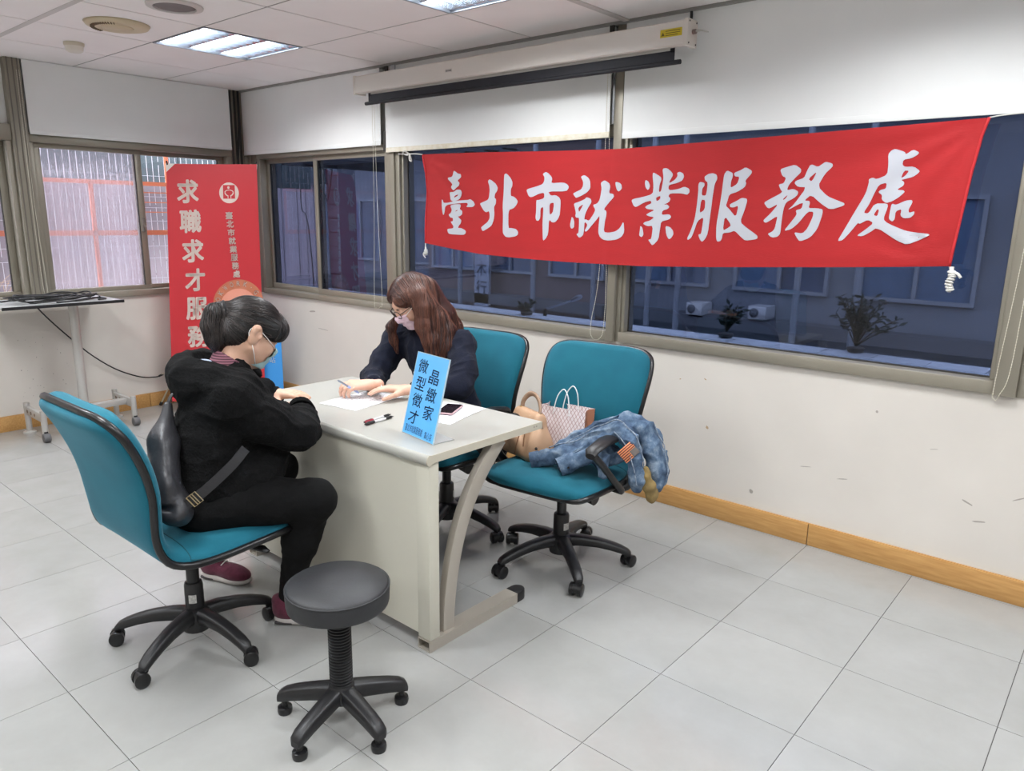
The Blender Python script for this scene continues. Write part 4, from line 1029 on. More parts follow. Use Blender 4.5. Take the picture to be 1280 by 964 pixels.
# long hair
M_HAIR2 = hair_mat('auburn_hair', (40,20,19), (116,72,56)); M_HBASE2 = mat('auburn_hair_base', (52,28,25), .5, var=.25, vscale=40, stretch=(6,6,1))
S = SDF((2.98,-1.40,.72), (3.62,-.84,1.29), .004); e = lambda c, r, k=.02, sub=False: S.ell(H2.p(*c), r, H2.ax, k, sub)
e((0,-.014,.036), (.084,.102,.086)); e((0,-.045,-.010), (.080,.075,.085), .03)
e((.052,.030,.050), (.036,.052,.036), .02); e((-.052,.034,.050), (.038,.056,.038), .02)
e((0,.088,-.035), (.064,.062,.090), .012, True)
L2 = -R2
def hang(q, pts, rs_): S.chain([tuple(p) for p in pts], rs_, .03)
# her left side (towards the window wall / camera right): a broad curtain over shoulder and chest
hl = [H2.p(-.074,-.004,.030), H2.p(-.086,-.008,-.020)+npv((0,0,-.02)), npv((3.394,-1.147,1.020)), npv((3.417,-1.127,0.950)), npv((3.422,-1.117,0.885)), npv((3.417,-1.117,0.825))]
hang(0, hl, [.026,.034,.038,.036,.030,.014])
hl2 = [H2.p(-.078,-.030,.020), npv((3.417,-1.082,1.045)), npv((3.447,-1.057,0.985)), npv((3.467,-1.062,0.925)), npv((3.467,-1.082,0.855))]
hang(0, hl2, [.030,.044,.042,.034,.014])
hb2 = [H2.p(-.02,-.095,.0), npv((3.382,-1.007,1.055)), npv((3.392,-0.967,0.990)), npv((3.397,-0.937,0.915)), npv((3.397,-0.922,0.835))]
hang(0, hb2, [.040,.048,.045,.038,.016])
# her right side: narrower lock in front of the shoulder
hr = [H2.p(.072,.030,.030), H2.p(.082,.030,-.030)+npv((0,0,-.02)), npv((3.217,-1.197,1.000)), npv((3.212,-1.177,0.935)), npv((3.227,-1.167,0.875))]
hang(0, hr, [.020,.019,.017,.014,.006])
hr2 = [H2.p(.078,-.030,.015), npv((3.227,-1.082,1.035)), npv((3.222,-1.032,0.965)), npv((3.227,-1.002,0.895))]
hang(0, hr2, [.030,.038,.034,.012])
v, f = S.mesh(); hv = relax(v, f, 1); l = np.stack(H2.loc(hv), 1)
def flow2(P):
    l = np.stack(H2.loc(P), 1); side = np.sign(l[:, 0]+.012)[:, None]
    cap = np.clip((l[:, 2]-.01)/.06, 0, 1)[:, None]
    return npv((0,0,-1))*1.0+cap*(H2.R*side*1.6-H2.F*.25)
top = (l[:, 2] > .02); low = hv[:, 2] < 1.10
a1 = strands(S, hv[rs.choice(np.flatnonzero(top), 620)], flow2, 24, .012, .0016, .0012, .10)
a2 = strands(S, hv[rs.choice(np.flatnonzero(low & (hv[:, 2] > .86)), 520)], flow2, 15, .011, .0016, .0012, .12)
hb = np_mesh('hair', hv, f, M_HBASE2, per2, OFF2)
np_mesh('hair_strands', *merge([a1, a2]), M_HAIR2, hb, OFF2)
GLYPHS = {'tai':[[(2493,1786),(2511,1778),(2533,1766),(2557,1763),(2561,1744),(2529,1725),(2550,1711),(2541,1693),(2517,1682),(2493,1666),(2478,1674),(2467,1688),(2483,1702),(2470,1716),(2444,1733),(2443,1744),(2485,1748)],[(2456,1657),(2493,1657),(2521,1671),(2557,1670),(2569,1654),(2561,1629),(2541,1610),(2492,1599),(2468,1608),(2464,1630)],[(2497,1627),(2513,1638),(2537,1642),(2525,1632),(2501,1623)],[(2384,1613),(2396,1608),(2402,1591),(2444,1591),(2501,1602),(2573,1607),(2620,1608),(2643,1613),(2670,1599),(2683,1580),(2663,1566),(2604,1566),(2620,1580),(2616,1591),(2565,1590),(2501,1585),(2444,1580),(2417,1568),(2412,1540),(2402,1515),(2392,1523),(2384,1563)],[(2464,1574),(2501,1583),(2557,1583),(2558,1569),(2549,1555),(2573,1541),(2571,1522),(2553,1511),(2533,1508),(2549,1497),(2565,1486),(2558,1466),(2541,1452),(2532,1438),(2565,1438),(2603,1423),(2600,1406),(2581,1396),(2451,1398),(2438,1410),(2433,1430),(2488,1435),(2492,1448),(2472,1468),(2466,1476),(2488,1479),(2488,1499),(2464,1501),(2447,1518),(2472,1532),(2480,1549)],[(2507,1538),(2521,1546),(2534,1549),(2525,1541)]],'bei':[[(2795,1728),(2817,1720),(2850,1699),(2865,1677),(2858,1657),(2844,1644),(2840,1620),(2854,1612),(2852,1586),(2837,1567),(2842,1527),(2835,1490),(2820,1460),(2798,1446),(2749,1423),(2738,1431),(2731,1445),(2753,1459),(2786,1478),(2803,1500),(2803,1527),(2797,1543),(2775,1535),(2756,1545),(2737,1567),(2723,1587),(2748,1595),(2795,1611),(2801,1665),(2795,1694),(2784,1715)],[(2921,1758),(2936,1754),(2961,1733),(2977,1709),(2976,1686),(2965,1668),(2966,1630),(2987,1627),(3009,1614),(3021,1598),(3009,1578),(2989,1560),(2950,1549),(2950,1446),(2973,1447),(3009,1442),(3025,1427),(3022,1409),(3003,1399),(2956,1392),(2928,1395),(2909,1414),(2907,1438),(2909,1522),(2905,1575),(2911,1653),(2911,1749)]],'shi':[[(3222,1759),(3238,1754),(3264,1734),(3271,1719),(3263,1697),(3351,1700),(3380,1688),(3389,1673),(3372,1652),(3241,1653),(3262,1630),(3297,1633),(3323,1620),(3333,1603),(3329,1531),(3317,1506),(3296,1486),(3273,1483),(3251,1501),(3246,1420),(3230,1394),(3209,1379),(3206,1424),(3204,1480),(3210,1571),(3188,1560),(3188,1510),(3177,1492),(3159,1492),(3152,1509),(3157,1545),(3157,1608),(3170,1606),(3215,1616),(3214,1647),(3176,1641),(3120,1621),(3099,1629),(3083,1662),(3095,1669),(3155,1681),(3201,1693),(3213,1710),(3214,1732),(3200,1748)],[(3253,1586),(3282,1593),(3284,1576),(3279,1546),(3271,1533),(3255,1525)]],'jiu':[[(3466,1728),(3491,1736),(3518,1721),(3530,1702),(3532,1666),(3510,1644),(3479,1630),(3439,1616),(3430,1624),(3416,1640),(3443,1651),(3469,1660),(3483,1678),(3484,1701)],[(3423,1587),(3457,1596),(3497,1610),(3509,1621),(3537,1612),(3542,1594),(3519,1564),(3501,1530),(3496,1503),(3508,1504),(3528,1496),(3558,1535),(3568,1555),(3550,1580),(3578,1587),(3593,1605),(3600,1636),(3604,1665),(3597,1694),(3621,1707),(3655,1691),(3664,1674),(3655,1640),(3682,1636),(3686,1620),(3660,1594),(3621,1558),(3641,1549),(3643,1531),(3633,1495),(3627,1440),(3663,1437),(3701,1444),(3727,1463),(3747,1499),(3755,1443),(3740,1418),(3709,1402),(3665,1396),(3626,1399),(3603,1412),(3592,1433),(3591,1458),(3597,1526),(3584,1510),(3546,1471),(3513,1438),(3499,1442),(3520,1475),(3499,1493),(3496,1442),(3491,1418),(3466,1403),(3444,1424),(3459,1429),(3462,1474),(3461,1513),(3443,1511),(3434,1520),(3439,1536),(3432,1562)],[(3454,1566),(3490,1585),(3471,1557),(3460,1541)],[(3411,1517),(3423,1508),(3430,1487),(3427,1459),(3413,1452),(3403,1458),(3400,1477),(3407,1501)],[(3690,1697),(3714,1692),(3726,1681),(3728,1662),(3711,1647),(3700,1655),(3692,1678)]],'ye':[[(3906,1741),(3951,1717),(3956,1704),(3946,1679),(3944,1644),(3956,1646),(3964,1692),(3966,1715),(3958,1756),(3983,1758),(4008,1741),(4020,1725),(4003,1698),(3999,1685),(4029,1700),(4044,1718),(4040,1734),(4055,1739),(4074,1730),(4080,1715),(4071,1697),(4046,1686),(3999,1677),(3996,1659),(4007,1651),(4053,1657),(4084,1668),(4110,1658),(4114,1642),(4102,1628),(4071,1636),(4008,1636),(3998,1623),(4012,1611),(4005,1595),(3974,1581),(3993,1584),(4008,1572),(3999,1561),(3970,1553),(3966,1532),(4009,1536),(4022,1524),(4011,1510),(3966,1500),(3963,1464),(3958,1410),(3926,1378),(3912,1392),(3898,1408),(3917,1411),(3921,1478),(3888,1475),(3863,1486),(3872,1496),(3902,1503),(3926,1520),(3893,1525),(3877,1532),(3892,1541),(3927,1556),(3882,1560),(3869,1569),(3881,1579),(3905,1588),(3902,1602),(3863,1593),(3817,1569),(3802,1576),(3788,1603),(3800,1611),(3851,1619),(3910,1634),(3912,1674),(3904,1721)],[(3929,1616),(3952,1625),(3955,1616),(3948,1605),(3934,1599)],[(3865,1704),(3882,1696),(3893,1675),(3887,1658),(3879,1654),(3867,1666),(3862,1689)],[(3848,1476),(3860,1469),(3870,1436),(3865,1424),(3857,1419),(3844,1428),(3847,1455)],[(3991,1479),(4019,1473),(4036,1457),(4040,1438),(4028,1419),(4015,1413),(4000,1435)]],'fu':[[(4165,1689),(4190,1684),(4191,1670),(4180,1657),(4179,1626),(4200,1624),(4205,1644),(4207,1685),(4192,1695),(4188,1712),(4209,1725),(4233,1727),(4251,1720),(4256,1702),(4244,1678),(4241,1656),(4237,1621),(4235,1581),(4230,1515),(4226,1447),(4215,1422),(4199,1406),(4186,1417),(4175,1441),(4190,1444),(4193,1469),(4197,1525),(4166,1505),(4150,1452),(4139,1424),(4122,1413),(4116,1419),(4134,1459),(4150,1514),(4156,1568),(4160,1644),(4158,1675)],[(4178,1606),(4200,1604),(4200,1559),(4173,1541)],[(4302,1738),(4331,1726),(4333,1711),(4325,1686),(4325,1658),(4357,1676),(4366,1708),(4342,1710),(4337,1726),(4370,1737),(4392,1750),(4423,1734),(4424,1722),(4395,1691),(4401,1678),(4395,1661),(4360,1640),(4321,1629),(4314,1597),(4308,1577),(4329,1560),(4363,1525),(4371,1579),(4347,1569),(4330,1571),(4327,1584),(4363,1601),(4383,1613),(4409,1610),(4412,1597),(4404,1560),(4386,1504),(4421,1478),(4476,1445),(4479,1432),(4467,1426),(4419,1419),(4396,1436),(4363,1464),(4338,1454),(4304,1451),(4302,1427),(4295,1413),(4278,1410),(4271,1426),(4267,1488),(4274,1551),(4282,1630),(4285,1678),(4289,1721)],[(4307,1531),(4344,1488),(4326,1474),(4303,1462)]],'wu':[[(4553,1736),(4582,1745),(4618,1754),(4646,1735),(4646,1720),(4622,1696),(4598,1668),(4592,1645),(4620,1651),(4643,1640),(4642,1625),(4626,1610),(4594,1593),(4586,1565),(4583,1517),(4583,1456),(4572,1442),(4552,1437),(4538,1441),(4524,1453),(4545,1464),(4555,1477),(4559,1508),(4562,1534),(4514,1502),(4502,1505),(4498,1514),(4528,1543),(4561,1587),(4522,1566),(4510,1569),(4492,1591),(4513,1604),(4574,1636),(4562,1650),(4552,1671),(4575,1675),(4583,1699),(4565,1707)],[(4578,1606),(4594,1622),(4598,1623),(4591,1611),(4582,1603)],[(4685,1755),(4717,1741),(4736,1755),(4748,1762),(4776,1754),(4779,1742),(4749,1712),(4725,1660),(4771,1618),(4819,1599),(4845,1589),(4844,1579),(4790,1561),(4750,1585),(4701,1625),(4674,1600),(4697,1599),(4700,1587),(4696,1568),(4730,1568),(4757,1564),(4759,1545),(4744,1481),(4717,1442),(4673,1423),(4658,1440),(4643,1464),(4681,1458),(4700,1480),(4719,1532),(4719,1553),(4695,1553),(4659,1503),(4630,1476),(4597,1467),(4627,1509),(4648,1540),(4641,1559),(4666,1565),(4671,1595),(4602,1557),(4629,1582),(4678,1657),(4639,1659),(4623,1674),(4627,1685),(4663,1697),(4671,1724)],[(4681,1692),(4716,1724),(4697,1680)]],'chu':[[(5018,1803),(5055,1790),(5061,1779),(5085,1797),(5111,1785),(5104,1775),(5083,1763),(5055,1759),(5053,1740),(5064,1731),(5095,1732),(5120,1714),(5113,1704),(5096,1691),(5068,1684),(5054,1681),(5067,1672),(5067,1659),(5042,1642),(5069,1640),(5075,1633),(5056,1613),(5032,1597),(5008,1589),(4989,1604),(4989,1622),(4973,1633),(4980,1642),(5001,1647),(5002,1671),(4973,1663),(4958,1629),(4943,1584),(4925,1550),(4945,1547),(4964,1588),(5014,1588),(5018,1575),(5006,1525),(5026,1508),(5093,1480),(5131,1474),(5194,1469),(5158,1448),(5108,1424),(5068,1439),(4987,1491),(4960,1470),(4931,1453),(4908,1455),(4941,1481),(4971,1509),(4946,1522),(4914,1503),(4909,1510),(4880,1468),(4854,1434),(4833,1430),(4852,1472),(4889,1552),(4925,1629),(4933,1672),(4931,1686),(4946,1692),(4962,1685),(5001,1702),(5000,1744),(4993,1783),(5004,1798)],[(5052,1687),(5062,1717),(5080,1716),(5067,1696)],[(4966,1541),(4978,1566),(4985,1561),(4981,1536)],[(5031,1588),(5049,1582),(5082,1599),(5105,1602),(5109,1593),(5097,1562),(5101,1551),(5120,1558),(5120,1545),(5107,1531),(5083,1529),(5069,1540),(5072,1566),(5050,1557),(5050,1526),(5042,1515),(5027,1526),(5028,1557)]]}
# ================================================================== roller blinds
M_BLIND = mat('blind_fabric', (234,235,234), .8, var=.015, vscale=4, bump=.05, bscale=400)
M_HEM = mat('blind_hem', (230,226,212), .7, rgb2=(216,207,184), vscale=30)
M_CHAIN = mat('bead_chain_ivory', (212,206,188), .5)
def chain(parent, pts, off=(0,0,0), r=.0022, gap=.011):
    path = cr(pts, 10); m = MB(off); acc = 0
    m.tube(path, .0010, 4)
    for a, b in zip(path, path[1:]):
        L = (b-a).length; d = gap-acc
        while d < L:
            p = a.lerp(b, d/L); m.lathe([(.0006, -r), (r*.85, -r*.55), (r, 0), (r*.85, r*.55), (.0006, r)], 5, Matrix.Translation(p)); d += gap
        acc = (acc+L) % gap
    return m.build('pull_chain', M_CHAIN, parent)
def blind_back(xa, xb, zb, label, hem, ch, y=-.040):
    t = thing('roller_blind', label, 'blind', ((xa+xb)/2, y, zb), 0, 'white roller blinds above the windows'); o = t.location
    MB(o).box((xa, y-.001, zb+.03), (xb, y+.001, ZC-.002)).build('fabric', M_BLIND, t)
    MB(o).tube([(xa, y+.020, ZC-.030), (xb, y+.020, ZC-.030)], .018, 12).build('roller', M_BLIND, t, smooth=True, angle=.6)
    MB(o).box((xa, y-.004, zb), (xb, y+.003, zb+.03)).build('bottom_bar', hem, t, bevel=.002)
    if ch: chain(t, ch, o)
    return t
blind_back(.02, 1.775, 1.972, 'white roller blind nearest the room corner on the banner wall', M_BLIND, [(1.735,-.075,2.40),(1.728,-.075,1.6),(1.705,-.075,.93),(1.722,-.075,.865),(1.765,-.075,.875),(1.790,-.075,.95),(1.765,-.075,1.55),(1.752,-.075,2.40)])
blind_back(1.828, 3.620, 1.922, 'white roller blind with yellowed hem above the left half of the red banner', M_HEM, [(3.600,-.044,2.40),(3.598,-.044,1.3),(3.565,-.06,.95),(3.575,-.06,.865),(3.625,-.06,.865),(3.650,-.06,.95),(3.640,-.044,1.3),(3.612,-.044,2.40)])
blind_back(3.700, 5.462, 1.912, 'white roller blind above the right half of the red banner', M_BLIND, [(5.515,-.06,2.40),(5.51,-.06,1.5),(5.485,-.06,.92),(5.490,-.06,.842),(5.505,-.06,.86),(5.530,-.06,1.0),(5.535,-.06,1.6),(5.527,-.06,2.40)])
blind_back(5.565, 7.245, 1.912, 'white roller blind beyond the right end of the banner', M_BLIND, None)
t = thing('roller_blind', 'white roller blind on the wall behind the red standing banner', 'blind', (.05, -.92, 2.004), 0, 'white roller blinds above the windows'); o = t.location
MB(o).box((.049, -1.612, 2.03), (.051, -.165, ZC-.002)).build('fabric', M_BLIND, t); MB(o).tube([(.03, -1.612, ZC-.030), (.03, -.165, ZC-.030)], .018, 12).build('roller', M_BLIND, t, smooth=True, angle=.6)
MB(o).box((.045, -1.612, 2.004), (.054, -.165, 2.03)).build('bottom_bar', M_BLIND, t, bevel=.002)
chain(t, [(.075,-1.655,2.40),(.075,-1.66,1.5),(.075,-1.655,1.0),(.075,-1.635,.94),(.075,-1.63,1.0),(.075,-1.645,1.5),(.075,-1.640,2.40)], o)

# ================================================================== projection screen
M_CASE = mat('screen_case_ivory', (214,207,199), .4); M_BLACKV = mat('screen_border_black', (26,28,36), .6)
t = thing('projection_screen', 'rolled-up projection screen in a long ivory case under the ceiling', 'projector screen', (2.95, -.192, 2.22)); o = t.location
xa, xb = 1.745, 4.148; pts = [(-.235,2.283),(-.228,2.277),(-.20,2.277),(-.20,2.290),(-.155,2.290),(-.150,2.296),(-.150,2.378),(-.156,2.384),(-.228,2.384),(-.235,2.378)]
MB(o).prism([(a, b) for a, b in pts], (xa+.02, 0, 0), (0,1,0), (0,0,1), (xb-xa-.04, 0, 0)).build('case', M_CASE, t)
for a, b in ((xa, xa+.02), (xb-.022, xb)):
    e_ = MB(o).box((a, -.239, 2.272), (b, -.146, 2.388)).build('end_cap', M_CASE, t, bevel=.004)
for y, z in ((-.225, 2.285), (-.16, 2.285), (-.225, 2.376), (-.16, 2.376)): MB(o).tube([(xb-.001, y, z), (xb+.002, y, z)], .004, 8).build('screw', M_BLKS, t)
MB(o).tube([(xb, -.19, 2.335), (xb+.016, -.19, 2.335)], .011, 12).build('socket', mat('socket_brown', (120,104,98), .5), t, smooth=True, angle=.6)
MB(o).tube([(xb+.016, -.19, 2.338), (xb+.04, -.188, 2.336), (xb+.075, -.186, 2.326)], [.006, .004, .003], 8).build('power_lead', mat('lead_grey', (190,188,182), .4), t, smooth=True)
MB(o).box((1.862, -.192, 2.255), (4.045, -.190, 2.30)).build('screen_cloth', mat('screen_white', (206,202,196), .7), t)
MB(o).box((1.845, -.1935, 2.222), (4.062, -.1895, 2.268)).build('black_border', M_BLACKV, t)
for a in (1.845, 4.04): MB(o).box((a, -.1935, 2.26), (a+.022, -.1895, 2.30)).build('black_border', M_BLACKV, t)
MB(o).tube([(1.815, -.192, 2.216), (4.095, -.192, 2.216)], .011, 12).build('bottom_bar', M_BLACKV, t, smooth=True, angle=.6)
lb = MB(o).box((4.008, -.2365, 2.318), (4.118, -.235, 2.352)).build('warning_label', mat('label_yellow', (206,184,34), .5), t)
m = MB(o)
for k in range(3): m.box((4.035, -.2370, 2.324+.009*k), (4.110-.012*(k == 0), -.2366, 2.327+.009*k))
m.add([(4.013, -.2369, 2.325), (4.031, -.2369, 2.325), (4.022, -.2369, 2.341)], [(0, 1, 2)]); m.build('label_print', mat('label_print', (96,84,20), .6), lb)
pl = MB(o).box((2.60, -.2362, 2.318), (2.655, -.235, 2.336)).build('name_plate', mat('plate_grey', (196,190,183), .5), t)
m = MB(o)
for k in range(6): m.box((2.606+k*.008, -.2366, 2.322), (2.611+k*.008, -.2363, 2.331))
m.build('plate_print', mat('plate_print', (70,66,66), .6), pl)
for x, bw, m_ in ((1.93, .016, M_CHROME), (1.86, .014, M_FRAMED), (4.06, .005, M_BLK), (3.62, .012, M_FRAMED)):
    b_ = MB(o); b_.box((x-bw, -.16, 2.380), (x+bw, -.045, 2.388)); b_.box((x-bw, -.056, 2.380), (x+bw, -.046, ZC-.012)); b_.box((x-bw, -.165, 2.370), (x+bw, -.150, 2.395)); b_.build('hanging_bracket', m_, t)

# ================================================================== red cloth banner with brush lettering
def ramp(pts):
    xs = [p[0] for p in pts]; ys = [p[1] for p in pts]
    return lambda v: float(np.interp(v, xs, ys))
b_top = ramp([(2.207,1.893),(2.714,1.885),(3.30,1.868),(3.679,1.860),(4.254,1.872),(4.761,1.885),(5.181,1.896),(5.333,1.901)])
b_bot = ramp([(2.228,1.334),(2.474,1.307),(2.719,1.285),(3.042,1.274),(3.337,1.269),(3.858,1.272),(4.218,1.286),(4.683,1.311),(5.016,1.329),(5.271,1.346)])
b_lx = ramp([(1.334,2.228),(1.483,2.231),(1.659,2.246),(1.784,2.236),(1.893,2.207)]); b_rx = ramp([(1.346,5.271),(1.449,5.280),(1.571,5.290),(1.705,5.301),(1.836,5.318),(1.901,5.333)])
def b_y(x, z):
    y = -.060+.0030*math.sin(x*7+z*3)+.0022*math.sin(x*2.3-z*9)
    y += -.008*math.exp(-((x-3.665)/.03)**2)                                  # pressed out by the mullion behind
    for cx, cz, sg, rad in ((5.333, 1.901, -1, .75), (2.207, 1.893, 1, .45), (5.271, 1.346, -1, .35)):
        dx, dz = (x-cx)*sg, cz-z if cz > 1.6 else z-cz; rr = math.hypot(dx, dz)+1e-6; an = math.atan2(dz, dx)
        y += -.0075*math.sin(an*16)*math.exp(-rr/rad*1.8)*min(1, rr/.06)
    return y
t = thing('cloth_banner', 'long red cloth banner with white brush lettering tied across the windows', 'banner', (3.77, -.06, 1.58)); o = t.location
NX, NZ = 150, 26; m = MB(o); rows = []; rows2 = []
for j in range(NZ+1):
    r = []; r2 = []
    for i in range(NX+1):
        s_ = i/NX; q = j/NZ; x0 = lerp(2.21, 5.30, s_); zb, zt = b_bot(x0), b_top(x0); z_ = lerp(zb, zt, q); x = lerp(b_lx(z_), b_rx(z_), s_); z_ = lerp(b_bot(x), b_top(x), q); y = b_y(x, z_)
        r.append((x, y, z_)); r2.append((x, y+.0012, z_))
    rows.append(r); rows2.append(r2[::-1])
m.grid(rows); m.grid(rows2)
M_RED = mat('red_cotton', (174,26,30), .75, var=.05, vscale=3, stretch=(1,1,6), bump=.2, bscale=50)
m.build('cloth', M_RED, t, smooth=True, fix=False)
for i_, r_ in ((-1, .0055), (0, .0045)): MB(o).tube([(x, y-.002, z_) for x, y, z_ in [rows[j][i_] for j in range(NZ+1)]], r_, 6).build('side_hem', mat('red_hem', (200,42,48), .7), t, smooth=True)
M_WHITE = mat('white_print', (190,192,200), .75)
for key in GLYPHS:
    cu = bpy.data.curves.new('g', 'CURVE'); cu.dimensions = '2D'; cu.fill_mode = 'BOTH'
    for poly in GLYPHS[key]:
        n = len(poly); P = [Vector((a/1000, b/1000)) for a, b in poly]; Q = []
        for i in range(n):                                                   # round the traced corners a little
            a, b, c = P[i-1], P[i], P[(i+1) % n]; Q += [b.lerp(a, .22), b*.82+(a+c)*.09, b.lerp(c, .22)]
        sp = cu.splines.new('POLY'); sp.points.add(len(Q)-1); sp.use_cyclic_u = True
        for k, q in enumerate(Q): sp.points[k].co = (q.x, q.y, 0, 1)
    ob = bpy.data.objects.new('g', cu); COL.objects.link(ob); dg = bpy.context.evaluated_depsgraph_get(); dg.update()
    me = bpy.data.meshes.new_from_object(ob.evaluated_get(dg)); bpy.data.objects.remove(ob); bpy.data.curves.remove(cu)
    bm = bmesh.new(); bm.from_mesh(me); bmesh.ops.remove_doubles(bm, verts=bm.verts, dist=.0002)
    xs = [v.co.x for v in bm.verts]; ys = [v.co.y for v in bm.verts]
    x = min(xs)+.012
    while x < max(xs): bmesh.ops.bisect_plane(bm, geom=bm.verts[:]+bm.edges[:]+bm.faces[:], plane_co=(x,0,0), plane_no=(1,0,0)); x += .02
    z_ = min(ys)+.012
    while z_ < max(ys): bmesh.ops.bisect_plane(bm, geom=bm.verts[:]+bm.edges[:]+bm.faces[:], plane_co=(0,z_,0), plane_no=(0,1,0)); z_ += .02
    for v in bm.verts: x, z_ = v.co.x, v.co.y; v.co = Vector((x, b_y(x, z_)-.0022, z_))-o
    bmesh.ops.recalc_face_normals(bm, faces=bm.faces); bm.to_mesh(me); bm.free(); me.materials.clear(); me.materials.append(M_WHITE); me.name = 'lettering'
    link(bpy.data.objects.new('lettering', me), t)
M_ROPE = mat('white_cord', (216,214,208), .8)
def rope(pts, r=.0035): MB(o).tube(cr(pts, 5), r, 6).build('tie_cord', M_ROPE, t, smooth=True)
rope([(2.21,-.062,1.892),(2.15,-.066,1.898),(2.10,-.075,1.899)]); rope([(2.10,-.075,1.90),(2.07,-.09,1.917),(2.045,-.08,1.905),(2.075,-.07,1.893),(2.10,-.075,1.90),(2.125,-.085,1.872),(2.135,-.09,1.852),(2.112,-.085,1.862),(2.10,-.075,1.90)], .0045); rope([(2.10,-.06,1.90),(2.0,-.03,1.905),(1.93,-.02,1.91)])
def knot(x, y, z0, z1, r=.012):
    m_ = MB(o); n = max(4, int((z0-z1)/.009)); m_.tube([(x, y, z0+.02), (x, y, z1)], r*.6, 8)
    for k in range(n): m_.tube([(x+r*math.cos(a)+.004*math.sin(k), y+r*.8*math.sin(a), z0-(z0-z1)*k/n+.003*math.sin(a+k)) for a in [2*PI*i/9 for i in range(9)]], .0042, 5, closed=True)
    m_.build('knotted_cord', M_ROPE, t, smooth=True)
knot(2.232, -.062, 1.290, 1.255, .010); rope([(2.228,-.06,1.336),(2.230,-.062,1.30)]); rope([(2.236,-.07,1.285),(2.222,-.075,1.262),(2.240,-.072,1.240)], .004)
knot(5.282, -.064, 1.325, 1.245, .012); rope([(5.271,-.06,1.348),(5.280,-.062,1.32)]); rope([(5.284,-.066,1.325),(5.305,-.07,1.318),(5.318,-.07,1.303)], .006)
rope([(5.333,-.06,1.901),(5.38,-.05,1.908),(5.49,-.032,1.915)], .0025)

# ================================================================== red standing banner in the corner
M_REDV = mat('red_vinyl', (192,44,52), .45, var=.02, vscale=2)
TL, TR, BL, BR = Vector((.28,-.82,1.853)), Vector((.60,-.28,1.869)), Vector((.335,-.955,.09)), Vector((.64,-.345,.10))
t = thing('standing_banner', 'tall red standing banner with white vertical lettering in the room corner', 'banner', (.45, -.62, 0)); o = t.location
NRM = (TR-TL).cross(TL-BL).normalized()
if NRM.x < 0: NRM = -NRM
def sb(u, v): return TL.lerp(TR, u).lerp(BL.lerp(BR, u), v)+NRM*(.012*math.sin(v*5+u*2)-.014*math.sin(u*PI))
rows = [[sb(i/32, j/80) for i in range(33)] for j in range(81)]
m = MB(o); m.grid(rows); m.grid([[p-NRM*.0015 for p in r][::-1] for r in rows]); m.build('vinyl_sheet', M_REDV, t, smooth=True, fix=False)
M_SBW = mat('banner_cream_print', (214,196,186), .6)
H_SB = (TL-BL).length
def on_sb(me, u, v, w, h, name, m_, lift=.0025):
    fit_mesh(me, w, h); W_ = .65
    bm = bmesh.new(); bm.from_mesh(me); 
    for ax_i, ext in ((0, w/2), (1, h/2)):
        c_ = -ext+.012
        while c_ < ext:
            no_ = (1,0,0) if ax_i == 0 else (0,1,0); bmesh.ops.bisect_plane(bm, geom=bm.verts[:]+bm.edges[:]+bm.faces[:], plane_co=tuple(c_*q for q in no_), plane_no=no_); c_ += .024
    for vv in bm.verts:
        uu = u+vv.co.x/W_; v2 = v-vv.co.y/H_SB; vv.co = sb(uu, v2)+NRM*(lift+vv.co.z)-o
    bm.to_mesh(me); bm.free(); me.materials.clear(); me.materials.append(m_); me.name = name
    return link(bpy.data.objects.new(name, me), t)
for ch_, u, v in zip('求職求才服務', (.225,.245,.262,.275,.285,.295), (.112,.235,.358,.480,.602,.722)):
    on_sb(text_mesh(ch_, fat=.032), u, v, .152 if ch_ != '才' else .140, .172, 'lettering', M_SBW)
for k, ch_ in enumerate('臺北市就業服務處'): on_sb(text_mesh(ch_, fat=.032), .668+.0085*k, .212+.0355*k, .052, .054, 'lettering', M_SBW, .0035)
def disc(r, n=40, hole=0, sx=1):
    me = bpy.data.meshes.new('d'); a = [2*PI*k/n for k in range(n)]
    if hole: me.from_pydata([(r*math.cos(q)*sx, r*math.sin(q), 0) for q in a]+[(hole*math.cos(q)*sx, hole*math.sin(q), 0) for q in a], [], [(k, (k+1) % n, n+(k+1) % n, n+k) for k in range(n)])
    else: me.from_pydata([(r*math.cos(q)*sx, r*math.sin(q), 0) for q in a], [], [tuple(range(n))])
    return me
def flat_poly(polys):
    me = bpy.data.meshes.new('p'); V = []; F = []
    for P in polys: F.append(tuple(range(len(V), len(V)+len(P)))); V += [(a, b, 0) for a, b in P]
    me.from_pydata(V, [], F); return me
on_sb(disc(.072), .677, .118, .142, .152, 'emblem_disc', M_SBW)
on_sb(flat_poly([[(-.045,-.05),(.045,-.05),(.045,.05),(-.045,.05)]]), .677, .114, .086, .100, 'emblem_field', M_REDV, .004)
def arc(r0, r1, a0, a1, n=14, sx=1): return [(r1*math.cos(a)*sx, r1*math.sin(a)) for a in np.linspace(a0, a1, n)]+[(r0*math.cos(a)*sx, r0*math.sin(a)) for a in np.linspace(a1, a0, n)]
on_sb(disc(.010), .672, .096, .017, .019, 'emblem_mark', M_SBW, .0055)
on_sb(flat_poly([arc(.030, .037, .35, PI-.35)]), .677, .110, .068, .018, 'emblem_mark', M_SBW, .0055)
on_sb(flat_poly([arc(.028, .036, PI+.05, 1.5*PI-.25), arc(.028, .036, 1.5*PI+.25, 2*PI-.05)]), .678, .124, .068, .030, 'emblem_mark', M_SBW, .0055)
on_sb(flat_poly([[(-.02,-.02),(-.012,-.02),(-.012,.02),(-.02,.02)], [(.012,-.02),(.02,-.02),(.02,.02),(.012,.02)]]), .680, .1345, .026, .022, 'emblem_mark', M_SBW, .0055)
